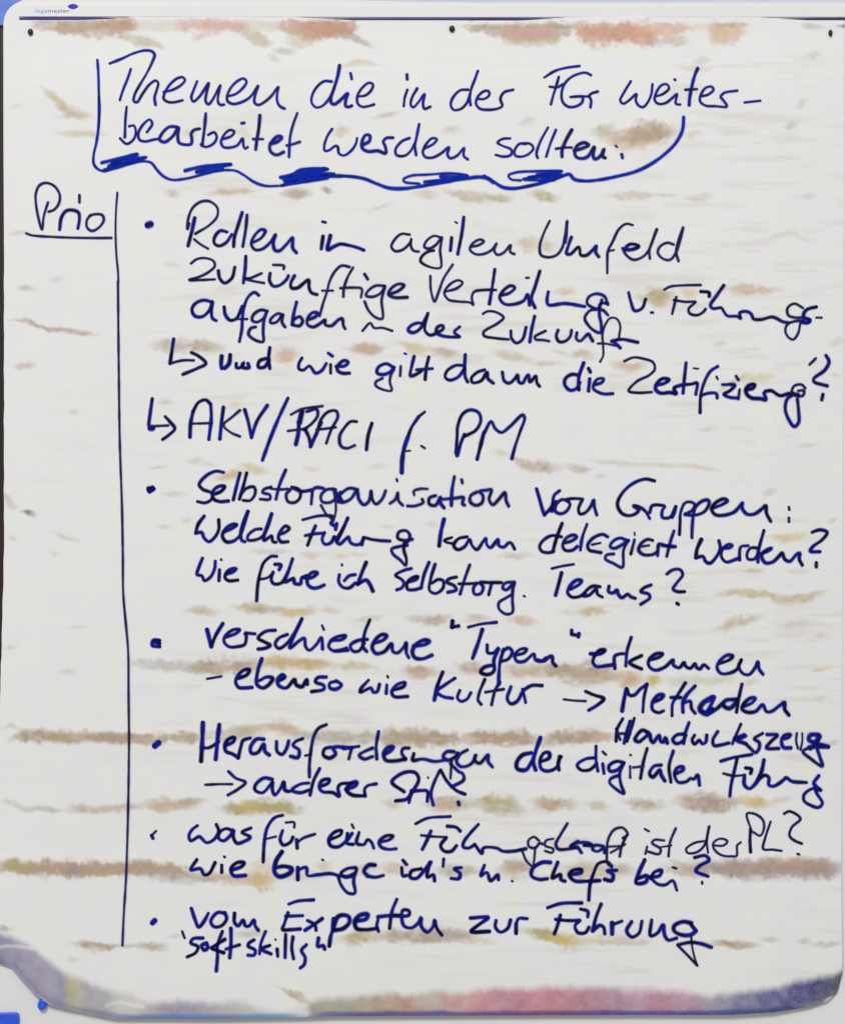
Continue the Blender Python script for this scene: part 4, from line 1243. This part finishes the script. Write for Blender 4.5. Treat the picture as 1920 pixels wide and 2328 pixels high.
n3 = nz(420, 4); bp = N_.new('ShaderNodeBump'); bp.inputs['Strength'].default_value = .12; bp.inputs['Distance'].default_value = .0006
Lk(n3.outputs['Fac'], bp.inputs['Height']); Lk(bp.outputs['Normal'], b.inputs['Normal'])

sheet = thing('flip_chart_sheet', 'white flip chart sheet covered in blue handwriting, creased, curled at its foot, with brown crease shade painted in', 'paper sheet', (0, 0, ZC - 0.4))
so = bpy.data.objects.new('paper', me); C.objects.link(so); me.materials.append(M_paper)
so.parent = sheet; so.location = -sheet.location

# ------------------------------------------------------------------ the handwriting: marker strokes laid on the sheet
M_ink, nt, b = material('marker_ink', (0.01, 0.01, 0.1, 1), 0.6, 0.04)
atn = nt.nodes.new('ShaderNodeAttribute'); atn.attribute_name = 'ink'
tc = nt.nodes.new('ShaderNodeTexCoord')
n = nt.nodes.new('ShaderNodeTexNoise'); n.inputs['Scale'].default_value = 260; n.inputs['Detail'].default_value = 3
nt.links.new(tc.outputs['Object'], n.inputs['Vector'])
mr = nt.nodes.new('ShaderNodeMapRange'); mr.inputs['To Min'].default_value = .55; mr.inputs['To Max'].default_value = 1.5
nt.links.new(n.outputs['Fac'], mr.inputs['Value'])
vm = nt.nodes.new('ShaderNodeVectorMath'); vm.operation = 'SCALE'
nt.links.new(atn.outputs['Color'], vm.inputs[0]); nt.links.new(mr.outputs['Result'], vm.inputs['Scale'])
nt.links.new(vm.outputs['Vector'], b.inputs['Base Color'])
tr = nt.nodes.new('ShaderNodeBsdfTransparent'); ms = nt.nodes.new('ShaderNodeMixShader')
nt.links.new(atn.outputs['Alpha'], ms.inputs['Fac']); nt.links.new(tr.outputs['BSDF'], ms.inputs[1])
nt.links.new(b.outputs['BSDF'], ms.inputs[2]); nt.links.new(ms.outputs['Shader'], nt.nodes['Material Output'].inputs['Surface'])

def catmull(P, step):
    P = np.array(P, float)
    if len(P) == 1: P = np.array([P[0], P[0] + .5])
    Q = np.vstack([2 * P[0] - P[1], P, 2 * P[-1] - P[-2]]); out = []
    for i in range(1, len(Q) - 2):
        p0, p1, p2, p3 = Q[i - 1], Q[i], Q[i + 1], Q[i + 2]
        L = np.linalg.norm(p2 - p1); m_ = max(2, int(L / step))
        # centripetal parameters keep hand-drawn corners from overshooting
        t0 = 0; t1 = t0 + max(np.linalg.norm(p1 - p0), 1e-3) ** .5; t2 = t1 + max(L, 1e-3) ** .5; t3 = t2 + max(np.linalg.norm(p3 - p2), 1e-3) ** .5
        for j in range(m_):
            t = t1 + (t2 - t1) * j / m_
            A1 = (t1 - t) / (t1 - t0) * p0 + (t - t0) / (t1 - t0) * p1; A2 = (t2 - t) / (t2 - t1) * p1 + (t - t1) / (t2 - t1) * p2
            A3 = (t3 - t) / (t3 - t2) * p2 + (t - t2) / (t3 - t2) * p3
            B1 = (t2 - t) / (t2 - t0) * A1 + (t - t0) / (t2 - t0) * A2; B2 = (t3 - t) / (t3 - t1) * A2 + (t - t1) / (t3 - t1) * A3
            out.append((t2 - t) / (t2 - t1) * B1 + (t - t1) / (t2 - t1) * B2)
    out.append(P[-1]); return np.array(out)

class Ink:
    def __init__(s): s.v = []; s.f = []; s.c = []; s.k = 0
    def stroke(s, pts, wpx, base, bright):
        Pn = catmull(pts, 2.6); n = len(Pn)
        T = np.gradient(Pn, axis=0); T /= np.maximum(np.linalg.norm(T, axis=1, keepdims=True), 1e-6)
        r = np.full(n, wpx / 2.0); ph = rng.random() * 99
        arc_ = np.concatenate([[0], np.cumsum(np.linalg.norm(np.diff(Pn, axis=0), axis=1))])
        r *= 1 + .4 * (fbm(arc_ / 22 + ph, arc_ * 0 + ph, 2) - .5)
        pool = fbm(arc_ / 30 + ph * 3, arc_ * 0 + 5, 2)          # where ink pooled or ran thin
        Pn = np.vstack([[Pn[0] - T[0] * r[0] * q for q in (.95, .75, .4)], Pn, [Pn[-1] + T[-1] * r[-1] * q for q in (.4, .75, .95)]])
        T = np.vstack([[T[0]] * 3, T, [T[-1]] * 3]); pool = np.concatenate([[pool[0]] * 3, pool, [pool[-1]] * 3])
        r = np.concatenate([[r[0] * q for q in (.3, .66, .92)], r, [r[-1] * q for q in (.92, .66, .3)]])
        Nn = np.stack([-T[:, 1], T[:, 0]], -1)
        offs = (-1.32, -.64, 0, .64, 1.32); al = (0, .93, 1, .93, 0)
        b0 = len(s.v); m_ = len(Pn)
        cols = []
        for i in range(m_):
            g = np.clip((pool[i] - .3) / .4, 0, 1)
            c = base * (1 - .45 * np.clip((.42 - pool[i]) / .25, 0, 1)); c = c * (1 - g * bright) + np.array(INK_BLUE) * g * bright
            cols.append(c)
        for j, (o_, a_) in enumerate(zip(offs, al)):
            Q = Pn + Nn * (r * o_)[:, None]
            lift = 0.00022 + s.k * 0.000028 + np.arange(m_) * 0.0000012
            yd = depth(Q[:, 0].copy(), Q[:, 1].copy()) - lift
            for i in range(m_):
                s.v.append(W3(Q[i, 0], Q[i, 1], yd[i])); cc = cols[i]
                if j in (0, 4): cc = cc * .5 + np.array(INK_BLUE) * .7
                s.c.append((cc[0], cc[1], cc[2], a_))
        for j in range(4):
            for i in range(m_ - 1):
                s.f.append((b0 + j * m_ + i, b0 + j * m_ + i + 1, b0 + (j + 1) * m_ + i + 1, b0 + (j + 1) * m_ + i))
        s.k += 1
    def build(s, name, label):
        o = mesh_obj(name, s.v, s.f, M_ink, sheet); at = o.data.attributes.new('ink', 'FLOAT_COLOR', 'POINT')
        at.data.foreach_set('color', np.array(s.c, np.float32).ravel())
        if label: o['label'] = label
        return o
INK_BLUE = tuple(lin((20, 34, 150)))
INK_BLUE = tuple(lin((16, 30, 168)))
NAVY = lin((8, 8, 78)); NIGHT = lin((12, 12, 44)); SLATE = lin((34, 38, 76)); ROYAL = lin((8, 46, 164)); HEADN = lin((28, 32, 106))
K = 480 / 1736.0
KIND = {'bullet': ('bullet_dot', None), 'arrow': ('arrow', None), 'dash': ('dash', None), 'bracket': ('wavy_frame_line', 'bright blue wavy frame line round the heading'),
        'underline': ('underline', None), 'divider': ('column_divider', 'long dark vertical line right of the priority column')}
def write(text):
    ink = None; name = None; tx = ty = 0; line = ''
    def flush():
        if ink and ink.v:
            if name in KIND: ink.build(*KIND[name])
            else: ink.build('written_word', 'handwritten word "%s"' % name)
    for ln in text.strip().split('\n'):
        ln = ln.strip()
        if not ln: continue
        if ln[0] == 'L' and ln[1] == ' ': line = ln.split()[1]; continue
        if ln[0] == 'T' and ln[1] == ' ': tx, ty = map(float, ln.split()[1:]); continue
        if ln[0] == 'W' and ln[1] == ' ':
            flush(); name = ln[2:].strip(); ink = Ink(); continue
        raw = False; tk = ln.split()
        if tk[0] == 'P': raw = True; tk = tk[1:]
        wz = 34.0 if not raw else 9.5
        if tk[0].startswith('w='): wz = float(tk[0][2:]); tk = tk[1:]
        pts = [tuple(map(float, q.split(','))) for q in tk]
        if not raw: pts = [(tx + a * K, ty + b_ * K) for a, b_ in pts]; wp = wz * K * (.9 if wz < 35 else 1 if wz < 42 or wz > 58 else .93)
        else: wp = wz
        if line == 'heading': base, br = HEADN, .65
        elif line == 'box': base, br = (ROYAL, .5) if name == 'bracket' else (HEADN, .4)
        elif line == 'divider': base, br = SLATE, .12
        else:
            g = np.clip((wp - 8.3) / 3.0, 0, 1); base = SLATE * (1 - g) + NAVY * g; br = .14 + .42 * g
            if rng.random() < .35: base = base * .5 + NIGHT * .5
        ink.stroke(pts, wp * WSCALE, base, br)
    flush()
WSCALE = 0.75
write(WRITING)
